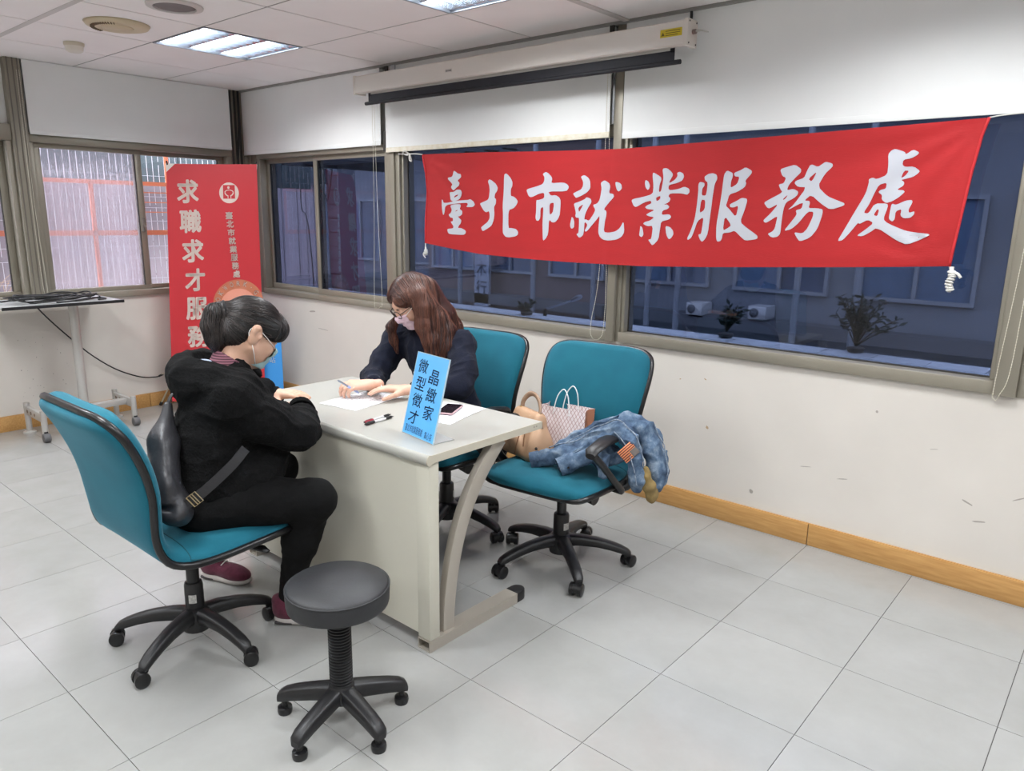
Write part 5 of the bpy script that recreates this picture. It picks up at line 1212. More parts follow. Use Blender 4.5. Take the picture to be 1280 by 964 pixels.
on_sb(disc(.18), .74, .590, .365, .375, 'badge_ring', mat('badge_orange_brown', (190,112,82), .5), .003)
on_sb(disc(.13), .74, .600, .265, .270, 'badge_centre', mat('badge_salmon', (226,150,128), .5), .004)
for k, ch_ in enumerate('OKWORK.GOV'):
    a = math.radians(165-19*k); me = text_mesh(ch_, fat=.02); fit_mesh(me, .026 if ch_ not in '.' else .008, .036 if ch_ != '.' else .008)
    cx_, cy_ = .152*math.cos(a), .156*math.sin(a); ca, sa = math.cos(a-PI/2), math.sin(a-PI/2)
    for vv in me.vertices: x, y = vv.co.x, vv.co.y; vv.co = (cx_+x*ca-y*sa, cy_+x*sa+y*ca, 0)
    lo_ = [min(vv.co[i] for vv in me.vertices) for i in (0, 1)]; hi_ = [max(vv.co[i] for vv in me.vertices) for i in (0, 1)]
    on_sb(me, .74+(lo_[0]+hi_[0])/2/.65, .590-(lo_[1]+hi_[1])/2/H_SB, hi_[0]-lo_[0], hi_[1]-lo_[1], 'lettering', M_SBW, .005)
for q, (a, b) in zip((TL, TR), ((1, .06), (-1, .06))):
    m = MB(o); d_ = (TR-TL).normalized()*a; e_ = (BL-TL).normalized(); m.add([q+NRM*.004-d_*.006, q+NRM*.004+d_*b, q+NRM*.004+e_*b], [(0, 1, 2)]); m.add([q+NRM*.003-d_*.006, q+NRM*.003+e_*b, q+NRM*.003+d_*b], [(0, 1, 2)]); m.build('corner_pocket', mat('pocket_white', (222,214,208), .6), t)
    MB(o).tube([q+NRM*.006+d_*.008+e_*.006, q-NRM*.03-e_*.02], .006, 6).build('corner_hook', M_BLK, t)
M_POLE = mat('pole_cream', (224,216,196), .4)
hubp = TL.lerp(BR, .5)-NRM*.12
for q, foot in ((TL, None), (TR, None), (None, Vector((.04,-.915,.012))), (None, Vector((.62,-.12,.012))), (None, BL-NRM*.03), (None, BR-NRM*.03)):
    e_ = (q-NRM*.03) if q is not None else foot; m = MB(o); m.tube([hubp, hubp.lerp(e_, .5), e_], .006, 8); pp_ = m.build('stand_pole', M_POLE, t, smooth=True)
    if foot is not None: MB(o).tube([foot+(hubp-foot).normalized()*.02, foot-(hubp-foot).normalized()*.008], .011, 8).build('rubber_foot', M_BLK, pp_, smooth=True)
MB(o).lathe([(.001,-.03),(.025,-.025),(.025,.025),(.001,.03)], 12, Matrix.Translation(hubp)).build('stand_hub', M_BLK, t, smooth=True)

# blue standee beside it
t = thing('standee', 'blue printed standee with white vertical lettering beside the red standing banner', 'standee', (.55, -.42, 0)); o = t.location
A = Vector((.385,-.565,0)); Bq = Vector((.690,-.210,0)); U_ = (Bq-A).normalized(); Nn = Vector((U_.y, -U_.x, 0)); wS = (Bq-A).length; hS = .665
M_BLUE = mat('print_sky_blue', (62,150,224), .5)
m = MB(o); m.add([A, Bq, Bq+Vector((0,0,hS)), A+Vector((0,0,hS))], [(0, 1, 2, 3)]); m.add([p-Nn*.012 for p in (A, Bq, Bq+Vector((0,0,hS)), A+Vector((0,0,hS)))], [(3, 2, 1, 0)])
m.add([p for q in (A, Bq, Bq+Vector((0,0,hS)), A+Vector((0,0,hS))) for p in (q, q-Nn*.012)], [(0, 1, 3, 2), (2, 3, 5, 4), (4, 5, 7, 6), (6, 7, 1, 0)]); m.build('board', M_BLUE, t)
for k, ch_ in enumerate('就業服務站'):
    me = fit_mesh(text_mesh(ch_, fat=.015), .048, .050); place_flat(me, 'lettering', mat('white_gloss_print', (232,238,244), .5), A+U_*(wS-.075)+Vector((0,0,hS-.05-.062*k))+Nn*.0015, U_, (0,0,1), t, o)
me = flat_poly([[(0,0),(.05,.02),(.055,.20),(.02,.24),(-.06,.16),(-.10,.05)]]); place_flat(me, 'print_shape', mat('print_coral', (226,96,84), .5), A+U_*(wS-.20)+Vector((0,0,hS-.46))+Nn*.0015, U_, (0,0,1), t, o)
me = flat_poly([[(0,0),(.22,0),(.22,.012),(0,.012)]]); place_flat(me, 'print_line', mat('white_gloss_print', (232,238,244), .5), A+U_*(wS-.26)+Vector((0,0,.10))+Nn*.0015, U_, (0,0,1), t, o)
MB(o).prism([(0,0),(.20,0),(0,.42)], A+U_*wS*.5-Nn*.012, -Nn, (0,0,1), U_*.006).build('easel_back', mat('grey_card', (150,146,140), .8), t)

# ================================================================== wheeled stand with a coiled cable
M_STAND = mat('stand_silver', (190,188,184), .35, metal=.5)
t = thing('wheeled_stand', 'silver wheeled stand table by the left window', 'table', (.33, -1.57, 0)); o = t.location
MB(o).box((.08, -2.05, .905), (.58, -1.33, .918)).build('top', mat('stand_top_grey', (170,172,170), .4, var=.06, vscale=12), t, bevel=.004)
MB(o).box((.575, -2.05, .902), (.585, -1.33, .921)).build('top_edge', M_BLK, t)
MB(o).tube([(.36, -1.578, .15), (.36, -1.578, .905)], .030, 20).build('post', M_STAND, t, smooth=True, angle=.6)
MB(o).box((.28, -1.66, .893), (.44, -1.50, .905)).build('mount_plate', M_STAND, t)
for y in (-1.868, -1.29):
    MB(o).box((.14, y-.014, .135), (.47, y+.014, .195)).build('side_rail', M_STAND, t, bevel=.004)
    for k, x in enumerate((.20, .27, .34)): MB(o).tube([(x, y-.016, .165), (x, y+.016, .165)], .012, 12).build('rail_hole', mat('hole_shadow', (120,104,92), .7), t)
    for x in (.145, .465):
        lg = MB(o).tube([(x, y, .06 if x > .3 else .02), (x, y, .215)], .019, 14).build('leg', M_STAND, t, smooth=True, angle=.6)
        if x < .3: MB(o).lathe([(.040, .0), (.040, .010), (.022, .018)], 18, Matrix.Translation((x, y, 0))).build('foot_disc', M_STAND, lg, smooth=True, angle=.6)
        else:
            M_ = Matrix.Translation((x+.015, y, .032)) @ Matrix.Rotation(PI/2, 4, 'X')
            MB(o).lathe([(.012,-.022),(.028,-.02),(.032,-.012),(.032,.012),(.028,.02),(.012,.022)], 20, M_).build('caster_wheel', mat('caster_grey', (92,92,94), .5), lg, smooth=True, angle=.5)
            MB(o).box((x-.02, y-.012, .045), (x+.02, y+.012, .075)).build('caster_fork', M_BLK, lg, bevel=.004)
MB(o).box((.33, -1.868, .145), (.39, -1.29, .185)).build('cross_rail', M_STAND, t, bevel=.004)
rs2 = random.Random(5); pts = []
for k in range(74):
    a = k*.52; rx, ry = .10+.025*math.sin(k*.7), .24+.05*math.sin(k*.33+1)
    pts.append((.40+rx*math.cos(a)+.02*math.sin(k*.2), -1.72+ry*math.sin(a)+.03*math.sin(k*.15), .923+.006*(k % 5)+.0004*k))
cb = thing('power_cable', 'black power cable coiled on the wheeled stand and trailing to the wall', 'cable', (.40, -1.72, .918)); oc = cb.location
MB(oc).tube(cr(pts, 3), .0048, 6).build('coil', M_BLKS, cb, smooth=True)
MB(oc).tube(cr([(.48,-1.60,.925),(.40,-1.46,.928),(.46,-1.40,.926),(.52,-1.47,.927)], 6), .006, 6).build('coil_end', M_BLKS, cb, smooth=True)
MB(oc).tube(cr([(.32,-1.70,.922),(.07,-1.72,.90),(.05,-1.70,.85),(.05,-1.62,.74),(.04,-1.50,.60),(.035,-1.38,.47),(.03,-1.22,.34),(.03,-1.05,.255),(.03,-.93,.235),(.03,-.88,.245)], 6), .0050, 6).build('hanging_run', M_BLKS, cb, smooth=True)
MB(oc).tube(cr([(.03,-.89,.244),(.06,-.82,.29),(.11,-.74,.37),(.15,-.68,.44)], 6), .0042, 6).build('pale_extension', mat('cable_cream', (214,206,184), .5), cb, smooth=True)
MB(oc).tube([(.03,-.905,.238), (.03,-.872,.248)], .0085, 8).build('connector', M_BLK, cb, smooth=True)
rsp = random.Random(8)
for k in range(26):
    y_ = -1.86+rsp.random()*.34; z_ = .22+rsp.random()*.42; s_ = rsp.uniform(.0015, .0035)
    MB().prism([(s_*math.cos(a)*rsp.uniform(.6,1.2), s_*1.5*math.sin(a)) for a in [2*PI*i/6 for i in range(6)]], (.0006, y_, z_), (0,1,0), (0,0,1), (-.0004,0,0)).build('scuff_mark', M_SCUFF, wall_left)
tc_ = MB().tube(cr([(.032,-.075,ZC-.01),(.034,-.08,2.2),(.040,-.10,2.02),(.05,-.115,1.90),(.05,-.11,1.7),(.045,-.10,1.2)], 6), .008, 8).build('corner_cable', M_BLKS, None, smooth=True)
tag(tc_, 'black cable running down the room corner from the ceiling', 'cable')

# ================================================================== ceiling fittings
def fitting(name, label, cat, x, y): return thing(name, label, cat, (x, y, ZC))
M_BEIGE = mat('aged_beige_plastic', (206,190,160), .5)
t = fitting('ceiling_vent', 'round beige air vent in the ceiling beside the lit panel', 'vent', 1.535, -1.605)
MB().lathe([(.0,-.002),(.06,-.016),(.115,-.022),(.150,-.014),(.160,0.0)][::-1], 36).build('bezel', M_BEIGE, t, smooth=True)
for k in range(22):
    a = math.radians(200+k*6.2); MB().box((-.002,-.010,-.004),(.002,.010,.004), Matrix.Translation((.118*math.cos(a), .118*math.sin(a), -.022)) @ Matrix.Rotation(a+PI/2, 4, 'Z')).build('slot', mat('vent_slot', (120,104,84), .7), t)
MB().lathe([(.0,-.024),(.075,-.022),(.08,-.016)][::-1], 28).build('cover_disc', M_BEIGE, t, smooth=True)
t = fitting('smoke_detector', 'small white smoke detector on the ceiling near the window', 'smoke detector', .850, -1.575)
MB().lathe([(.055,0),(.055,-.012),(.050,-.02)], 28).build('base', mat('detector_ivory', (206,196,176), .5), t, smooth=True, angle=.6)
MB().lathe([(.050,-.02),(.046,-.045),(.034,-.052),(.0,-.053)], 28).build('body', mat('detector_white', (222,216,204), .5), t, smooth=True, angle=.7)
MB().lathe([(.004,-.053),(.004,-.056),(.0,-.056)], 8, Matrix.Translation((.02,.015,.012))).build('indicator', mat('detector_dot', (120,90,70), .5), t)
t = fitting('ceiling_speaker', 'round ceiling speaker with grey grille at the top left edge', 'speaker', 2.14, -1.585)
MB().lathe([(.130,0),(.128,-.008),(.098,-.012),(.096,-.004)], 32).build('ring', mat('speaker_ring', (206,202,198), .5), t, smooth=True, angle=.6)
MB().lathe([(.097,-.004),(.08,-.010),(.0,-.014)], 32).build('grille', mat('speaker_grille', (128,122,122), .6, bump=.6, bscale=500), t, smooth=True)

# ================================================================== things on the desk
ZD_ = .7315
def paper_mat(name, rows, seed):
    m = bpy.data.materials.new(name); m.use_nodes = True; nt = m.node_tree; b = nt.nodes['Principled BSDF']; tc = nt.nodes.new('ShaderNodeTexCoord')
    sx = nt.nodes.new('ShaderNodeSeparateXYZ'); nt.links.new(tc.outputs['Generated'], sx.inputs[0])
    mp = nt.nodes.new('ShaderNodeMapping'); mp.inputs['Scale'].default_value = (26, rows, 1); mp.inputs['Location'].default_value = (seed, 0, 0); nt.links.new(tc.outputs['Generated'], mp.inputs[0])
    n = nt.nodes.new('ShaderNodeTexNoise'); n.inputs['Scale'].default_value = 1.6; nt.links.new(mp.outputs[0], n.inputs['Vector'])
    ml = nt.nodes.new('ShaderNodeMath'); ml.operation = 'MULTIPLY'; ml.inputs[1].default_value = rows*2*PI; nt.links.new(sx.outputs[1], ml.inputs[0])
    sn = nt.nodes.new('ShaderNodeMath'); sn.operation = 'SINE'; nt.links.new(ml.outputs[0], sn.inputs[0])
    ad = nt.nodes.new('ShaderNodeMath'); ad.operation = 'MULTIPLY_ADD'; ad.inputs[1].default_value = .16; nt.links.new(sn.outputs[0], ad.inputs[0]); nt.links.new(n.outputs[0], ad.inputs[2])
    r = nt.nodes.new('ShaderNodeValToRGB'); nt.links.new(ad.outputs[0], r.inputs[0]); r.color_ramp.elements[0].position = .56; r.color_ramp.elements[0].color = (*lin((240,240,242)), 1); r.color_ramp.elements[1].position = .64; r.color_ramp.elements[1].color = (*lin((176,178,188)), 1)
    nt.links.new(r.outputs[0], b.inputs['Base Color']); b.inputs['Roughness'].default_value = .7; return m
def sheet(label, corners, z, m_):
    c = sum((Vector((*q, z)) for q in corners), Vector())/4; me = bpy.data.meshes.new('paper'); rows = []
    a, b, c2, d = [Vector((*q, z)) for q in corners]; mb = MB(c)
    rows = [[a.lerp(b, i/6).lerp(d.lerp(c2, i/6), j/8)+Vector((0,0,.0010*math.sin(i*.9+j*.6)+.001)) for i in range(7)] for j in range(9)]
    mb.grid(rows); mb.grid([[p-Vector((0,0,.0004)) for p in r][::-1] for r in rows])
    ob = mb.build('paper', m_, None, smooth=True, fix=False); ob.location = c; return tag(ob, label, 'paper')
sheet('printed form under the hands of the person in the navy jumper', [(3.308,-1.672),(3.516,-1.640),(3.470,-1.345),(3.262,-1.377)], ZD_, paper_mat('form_print_a', 22, 3))
sheet('white form lying under the phone behind the blue sign', [(3.735,-1.560),(3.940,-1.520),(3.870,-1.243),(3.665,-1.283)], ZD_, paper_mat('form_print_b', 20, 8))
t = thing('smartphone', 'dark smartphone in a pink case on the white form', 'phone', (3.790, -1.375, ZD_+.003), math.radians(27))
MB().box((-.036,-.074,0),(.036,.074,.008)).build('case', mat('phone_case_pink', (206,170,176), .4), t, bevel=.004)
MB().box((-.033,-.071,.0075),(.033,.071,.0088)).build('screen', mat('phone_screen', (30,20,24), .12), t)
def ballpen(label, a, b, cend, grip):
    a, b = Vector(a), Vector(b); t = thing('ballpoint_pen', label, 'pen', a, 0, 'ballpoint pens lying on the desk'); q = lambda s_: (b-a)*s_
    MB().tube([q(.30), q(.72)], .0048, 10).build('barrel', mat('pen_clear', (214,214,216), .3), t, smooth=True, angle=.6)
    MB().tube([q(.0), q(.03), q(.30)], [.0046,.0052,.0052], 10).build('end_section', cend, t, smooth=True, angle=.6)
    MB().tube([q(.70), q(.90)], .0056, 10).build('grip', grip, t, smooth=True, angle=.6); MB().tube([q(.90), q(1.0)], [.0045,.0010], 8).build('tip', M_BLKS, t, smooth=True)
    MB().tube([q(-.03), q(.0)], .0030, 8).build('button', M_BLKS, t)
    MB().box((-.001,-.001,-.001),(.001,.001,.001)); MB().tube([q(.03)+Vector((0,0,.0062)), q(.26)+Vector((0,0,.0062))], .0014, 5).build('clip', M_CHROME, t)
ballpen('red-ended ballpoint pen lying on the desk beside the black one', (3.695,-1.735,ZD_+.006), (3.676,-1.590,ZD_+.006), mat('pen_red', (150,34,52), .4), M_BLK)
ballpen('black-ended ballpoint pen lying nearest the desk edge', (3.722,-1.752,ZD_+.006), (3.706,-1.602,ZD_+.006), mat('pen_black', (30,30,33), .4), M_BLK)
a, b = Vector((3.345,-1.490,.752)), Vector((3.352,-1.605,.828)); t = thing('held_pen', 'pale blue and silver pen held above the form by the person in the navy jumper', 'pen', a)
MB().tube([(0,0,0), (b-a)*.08, (b-a)*.55], [.002,.005,.0055], 10).build('barrel', mat('pen_pale_blue', (168,186,232), .35), t, smooth=True, angle=.6)
MB().tube([(b-a)*.55, (b-a)*.95, (b-a)], [.005,.0045,.002], 10).build('cap', mat('pen_silver', (150,158,172), .3, metal=.6), t, smooth=True, angle=.6)
# acrylic sign with a blue card
BLs, BRs = Vector((3.887,-1.714,ZD_)), Vector((4.083,-1.747,ZD_)); UPs = Vector((.0,.085,.29)); Us = (BRs-BLs)
t = thing('table_sign', 'blue handwritten recruitment sign in a leaning acrylic stand on the desk', 'sign', (3.985, -1.72, ZD_)); o = t.location
Ns = Us.cross(UPs).normalized()
if Ns.y > 0: Ns = -Ns
M_SIGN = mat('blue_card', (86,172,240), .35, rgb2=(112,188,244), vscale=3)
def slab(name, m_, u0, u1, v0, v1, n0, n1):
    P = lambda u, v, n: BLs+Us*u+UPs*v+Ns*n
    mb = MB(o); c = [P(u, v, n) for n in (n0, n1) for (u, v) in ((u0, v0), (u1, v0), (u1, v1), (u0, v1))]
    mb.add(c, [(3,2,1,0),(4,5,6,7),(0,1,5,4),(1,2,6,5),(2,3,7,6),(3,0,4,7)]); return mb.build(name, m_, t)
M_ACR = mat('acrylic_edge', (176,200,214), .1)
slab('card', M_SIGN, .0, 1, 0.004, 1, -.001, .0); slab('acrylic_back', M_ACR, -.006, 1.006, 0, 1.006, -.0045, -.0015)
for (u0, u1, v0, v1) in ((-.012, .0, 0, 1.008), (1.0, 1.012, 0, 1.008), (-.012, 1.012, 1.0, 1.009)): slab('acrylic_edge', M_ACR, u0, u1, v0, v1, -.0045, .0012)
mb = MB(o); P0 = [BLs, BRs, BRs+Vector((.012,.095,0)), BLs+Vector((.012,.095,0))]; mb.add([p+Vector((0,0,.0004)) for p in P0]+[p+Vector((0,0,.0034)) for p in P0], [(3,2,1,0),(4,5,6,7),(0,1,5,4),(1,2,6,5),(2,3,7,6),(3,0,4,7)]); mb.build('acrylic_foot', mat('acrylic_foot_grey', (172,173,172), .15), t)
M_INK = mat('navy_marker', (26,52,92), .6); Uu = Us.normalized(); Vv = UPs.normalized(); wS, hS = Us.length, UPs.length
rs2 = random.Random(4)
def sign_char(c, u, v, w, h, bold=0.0):
    me = fit_mesh(text_mesh(c, fat=bold), w, h); a = rs2.uniform(-.06, .06); ca, sa = math.cos(a), math.sin(a)
    for vv in me.vertices: x, y = vv.co.x, vv.co.y; vv.co = (x*ca-y*sa+.08*y, x*sa+y*ca, 0)
    place_flat(me, 'lettering', M_INK, BLs+Us*u+UPs*v+Ns*.0008, Uu, Vv, t, o)
for c, u, v in (('微',.255,.850),('型',.275,.640),('徵',.270,.435),('才',.255,.230)): sign_char(c, u, v, .060, .050, .004)
for c, u, v in (('晶',.660,.755),('緻',.675,.545),('家',.690,.335)): sign_char(c, u, v, .060, .052, .004)
for k, c in enumerate('臺北市就業服務處'): sign_char(c, .095+.072*k, .085, .0125, .027, .0)
for k, c in enumerate('築心店'): sign_char(c, .735+.082*k, .075, .0135, .026, .0)
# ================================================================== handbag, paper bag and denim jacket on the right chair
ZS = .478
M_BAG = mat('beige_leather', (196,160,130), .5, rgb2=(176,140,110), vscale=6, bump=.12, bscale=120); M_BAGD = mat('taupe_leather_handle', (150,122,100), .5); M_STITCH = mat('brown_stitching', (128,88,58), .7)
M_BRASS = mat('brass', (186,150,84), .3, metal=.9)
bu, bv = unit((.95,-.31,0)), unit((.31,.95,0)); bc = npv((3.872,-.975,ZS))
t = thing('handbag', 'beige leather handbag slumped on the seat of the right chair', 'bag', tuple(bc)); ob_ = tuple(bc)
S = SDF(bc-npv((.22,.22,.02)), bc+npv((.22,.22,.30)), .004); P = lambda a, b, c: bc+bu*a+bv*b+npv((0,0,c))
for k in range(9):
    q = k/8; w = lerp(.128, .095, q); d_ = lerp(.070, .020, q**.8); S.rbox(P(.004*math.sin(k), .012*q, .012+.165*q), (w, d_, .022), [bu, bv, (0,0,1)], .018, .03)
S.ell(P(-.03,-.065,.06), (.075,.022,.05), [bu, bv, (0,0,1)], .03); S.ell(P(.11,.0,.07), (.03,.05,.06), [bu, bv, (0,0,1)], .03)
S.cut(P(0,0,.002), (0,0,-1))
bg = sdf_obj(S, 'body', M_BAG, t, ob_, 2, wrinkle(.0022, 21))
MB(ob_).tube(cr([P(-.105,.004,.178),P(-.06,.016,.190),P(0,.006,.186),P(.06,.018,.190),P(.10,.008,.176),P(.122,.004,.14)], 6), .0042, 6).build('zip', M_BAGD, t, smooth=True)
MB(ob_).tube(cr([P(-.06,.012,.185),P(-.062,.02,.225),P(-.025,.03,.262),P(.03,.03,.262),P(.075,.02,.225),P(.088,.005,.175),P(.09,-.01,.16)], 6), .012, 8, flat=(1,.6)).build('handle', M_BAGD, t, smooth=True)
MB(ob_).tube(cr([P(.050,-.030,.165),P(.045,-.058,.12),P(.040,-.078,.06),P(.038,-.082,.01)], 5), .0026, 5).build('seam', M_STITCH, t, smooth=True)
MB(ob_).tube(cr([P(.055,-.030,.166),P(.075,-.045,.150),P(.080,-.062,.11),P(.083,-.070,.06)], 5), .0026, 5).build('seam', M_STITCH, t, smooth=True)
for k, q in enumerate(((-.06,.012,.188), (.09,-.008,.165))):
    MB(ob_).tube([P(q[0]+.012*math.cos(a), q[1]-.008, q[2]+.012*math.sin(a)) for a in [2*PI*i/14 for i in range(14)]], .0028, 6, closed=True).build('handle_ring', M_BRASS, t, smooth=True)
MB(ob_).tube(cr([P(.088,-.012,.160),P(.096,-.022,.13),P(.100,-.020,.10),P(.112,-.03,.085)], 4), .004, 6).build('tassel', M_BAGD, t, smooth=True)

def pattern_mat():
    m = bpy.data.materials.new('lattice_print_paper'); m.use_nodes = True; nt = m.node_tree; b = nt.nodes['Principled BSDF']; tc = nt.nodes.new('ShaderNodeTexCoord')
    sx = nt.nodes.new('ShaderNodeSeparateXYZ'); nt.links.new(tc.outputs['Object'], sx.inputs[0]); ds = []
    for sg in (1, -1):
        q = nt.nodes.new('ShaderNodeMath'); q.operation = 'MULTIPLY_ADD'; q.inputs[1].default_value = sg*.62; nt.links.new(sx.outputs[2], q.inputs[0]); nt.links.new(sx.outputs[0], q.inputs[2])
        w = nt.nodes.new('ShaderNodeMath'); w.operation = 'MULTIPLY'; w.inputs[1].default_value = 170; nt.links.new(q.outputs[0], w.inputs[0])
        sn = nt.nodes.new('ShaderNodeMath'); sn.operation = 'SINE'; nt.links.new(w.outputs[0], sn.inputs[0]); ab = nt.nodes.new('ShaderNodeMath'); ab.operation = 'ABSOLUTE'; nt.links.new(sn.outputs[0], ab.inputs[0]); ds.append(ab)
    mn = nt.nodes.new('ShaderNodeMath'); mn.operation = 'MINIMUM'; nt.links.new(ds[0].outputs[0], mn.inputs[0]); nt.links.new(ds[1].outputs[0], mn.inputs[1])
    r = nt.nodes.new('ShaderNodeValToRGB'); nt.links.new(mn.outputs[0], r.inputs[0]); r.color_ramp.elements[0].position = .16; r.color_ramp.elements[0].color = (*lin((176,140,136)), 1); r.color_ramp.elements[1].position = .34; r.color_ramp.elements[1].color = (*lin((232,222,224)), 1)
    nt.links.new(r.outputs[0], b.inputs['Base Color']); b.inputs['Roughness'].default_value = .6; return m
M_LAT = pattern_mat(); M_KRAFT = mat('brown_gusset', (168,110,82), .7)
pc = npv((3.985,-.845,ZS)); pu, pv = unit((.995,.10,0)), unit((-.10,.995,0)); t = thing('paper_bag', 'small white lattice-print paper bag with white cord handles behind the handbag', 'bag', tuple(pc)); o = tuple(pc)
P = lambda a, b, c: Vector(pc+pu*a+pv*(b+.10*c)+npv((0,0,c)))
w, d_, h_ = .118, .042, .205
def panel(name, pts, m_, th_=.0012):
    n = (pts[1]-pts[0]).cross(pts[3]-pts[0]).normalized(); mb = MB(o); q = [p-n*th_ for p in pts]
    mb.add(pts+q, [(0,1,2,3),(7,6,5,4),(0,4,5,1),(1,5,6,2),(2,6,7,3),(3,7,4,0)]); return mb.build(name, m_, t)
panel('front_panel', [P(-w,-d_,0),P(w,-d_,0),P(w,-d_,h_),P(-w,-d_,h_)], M_LAT); panel('back_panel', [P(w,d_,0),P(-w,d_,0),P(-w,d_,h_),P(w,d_,h_)], M_LAT)
panel('gusset', [P(w,-d_,0),P(w,0,0),P(w-.014,0,h_),P(w,-d_,h_)], M_KRAFT); panel('gusset', [P(w,0,0),P(w,d_,0),P(w,d_,h_),P(w-.014,0,h_)], M_KRAFT)
panel('gusset', [P(-w,d_,0),P(-w,0,0),P(-w+.014,0,h_),P(-w,d_,h_)], M_LAT); panel('gusset', [P(-w,0,0),P(-w,-d_,0),P(-w,-d_,h_),P(-w+.014,0,h_)], M_LAT)
panel('base', [P(-w,-d_,.002),P(-w,d_,.002),P(w,d_,.002),P(w,-d_,.002)], M_KRAFT)
for yy in (-d_-.002, d_-.004): MB(o).tube(cr([P(-.045,yy,h_-.03),P(-.042,yy,h_),P(-.028,yy,h_+.055),P(.0,yy,h_+.085),P(.024,yy,h_+.055),P(.034,yy,h_),P(.036,yy,h_-.03)], 6), .0026, 6).build('cord_handle', mat('white_cord_handle', (232,232,232), .7), t, smooth=True)

def denim_mat():
    m = bpy.data.materials.new('washed_denim'); m.use_nodes = True; nt = m.node_tree; b = nt.nodes['Principled BSDF']; tc = nt.nodes.new('ShaderNodeTexCoord')
    n = nt.nodes.new('ShaderNodeTexNoise'); n.inputs['Scale'].default_value = 18; n.inputs['Detail'].default_value = 7; n.inputs['Roughness'].default_value = .65; nt.links.new(tc.outputs['Object'], n.inputs['Vector'])
    r = nt.nodes.new('ShaderNodeValToRGB'); nt.links.new(n.outputs[0], r.inputs[0]); r.color_ramp.elements[0].position = .32; r.color_ramp.elements[0].color = (*lin((44,58,80)), 1); r.color_ramp.elements[1].position = .70; r.color_ramp.elements[1].color = (*lin((138,152,166)), 1)
    e_ = r.color_ramp.elements.new(.5); e_.color = (*lin((82,102,126)), 1); nt.links.new(r.outputs[0], b.inputs['Base Color']); b.inputs['Roughness'].default_value = .85; b.inputs['Specular IOR Level'].default_value = .2
    n2 = nt.nodes.new('ShaderNodeTexNoise'); n2.inputs['Scale'].default_value = 260; nt.links.new(tc.outputs['Object'], n2.inputs['Vector']); bp = nt.nodes.new('ShaderNodeBump'); bp.inputs['Strength'].default_value = .4; bp.inputs['Distance'].default_value = .002; nt.links.new(n2.outputs[0], bp.inputs['Height']); nt.links.new(bp.outputs[0], b.inputs['Normal'])
    return m
M_DENIM = denim_mat(); M_DENIMD = mat('denim_seam', (54,72,98), .85, rgb2=(150,160,170), vscale=90)
JC = npv((4.30,-.95,ZS)); t = thing('denim_jacket', 'washed blue denim jacket draped over the armrest of the right chair', 'jacket', tuple(JC)); oj = tuple(JC)
S = SDF((3.94,-1.24,.36), (4.64,-.70,.84), .0045); S.pad = .07
S.chain([(4.06,-.985,.545),(4.13,-.940,.590),(4.23,-.900,.645),(4.33,-.875,.690),(4.405,-.870,.672),(4.455,-.880,.600),(4.485,-.890,.520),(4.495,-.900,.455)], [.030,.036,.040,.042,.042,.042,.040,.028], .025)
S.chain([(4.15,-.955,.575),(4.25,-.955,.625),(4.335,-.945,.668),(4.40,-.960,.640),(4.435,-.975,.570),(4.450,-.980,.490),(4.445,-.975,.450)], [.034,.040,.040,.036,.036,.034,.022], .014)
S.chain([(4.36,-.82,.660),(4.42,-.82,.62),(4.47,-.84,.55),(4.50,-.86,.47)], [.040,.042,.040,.030], .02)
S.chain([(4.20,-.965,.570),(4.115,-1.035,.535),(4.060,-1.075,.515),(4.020,-1.098,.505)], [.044,.040,.037,.033], .018)       # sleeve and cuff
S.chain([(4.27,-.985,.585),(4.225,-1.040,.550),(4.190,-1.078,.525),(4.165,-1.100,.512)], [.044,.041,.040,.037], .016)
S.chain([(4.27,-.99,.60),(4.315,-1.03,.560),(4.335,-1.045,.505)], [.036,.036,.026], .016)
S.ell((4.25,-.93,.545), (.11,.07,.055), None, .03)
for a, b_ in (((4.08,-1.0,.575),(4.30,-.90,.705)), ((4.20,-.985,.62),(4.36,-.99,.69)), ((4.40,-.935,.66),(4.47,-.935,.48)), ((4.14,-1.0,.58),(4.07,-1.05,.555)), ((4.24,-1.02,.60),(4.20,-1.06,.57))): S.cone(a, b_, .010, .007, .012, True)
S.cone((4.012,-1.112,.500), (3.99,-1.135,.49), .036, .036, .004, True); S.cone((4.158,-1.120,.505), (4.14,-1.145,.50), .036, .036, .004, True)
S.cut((0,0,ZS-.10), (0,0,-1))
jb = sdf_obj(S, 'shell', M_DENIM, t, oj, 2, folds(.0065, 33, 1.0, 6, .18))
def ring_band(c, d_, r, m_, name, w_=.020):
    d_ = Vector(d_).normalized(); u_ = d_.orthogonal().normalized(); v_ = d_.cross(u_); rows = [[Vector(c)+d_*s_+(u_*math.cos(a)+v_*math.sin(a))*r for a in [2*PI*k/20 for k in range(20)]] for s_ in (-w_, -w_*.9, w_*.9, w_)]
    return MB(oj).grid(rows, closed_u=True).build(name, m_, t, smooth=True)
ring_band((4.022,-1.096,.506), (-.6,-.45,-.2), .0365, M_DENIM, 'cuff'); ring_band((4.170,-1.097,.514), (-.5,-.6,-.3), .0405, M_DENIM, 'cuff')
for c in ((4.004,-1.070,.545), (4.208,-1.112,.520)): MB(oj).lathe([(.0,-.003),(.006,-.003),(.006,.003),(.0,.004)], 10, Matrix.Translation(c)@Matrix.Rotation(.9, 4, 'X')).build('button', mat('dark_metal_button', (40,38,38), .4, metal=.6), t)
def on_field(pts, off_): 
    P_ = np.array(pts, float)
    for _ in range(9): P_ = P_-S.grad(P_)*np.clip(S.sample(P_)-off_, -.02, .02)[:, None]
    return [Vector(p) for p in P_]
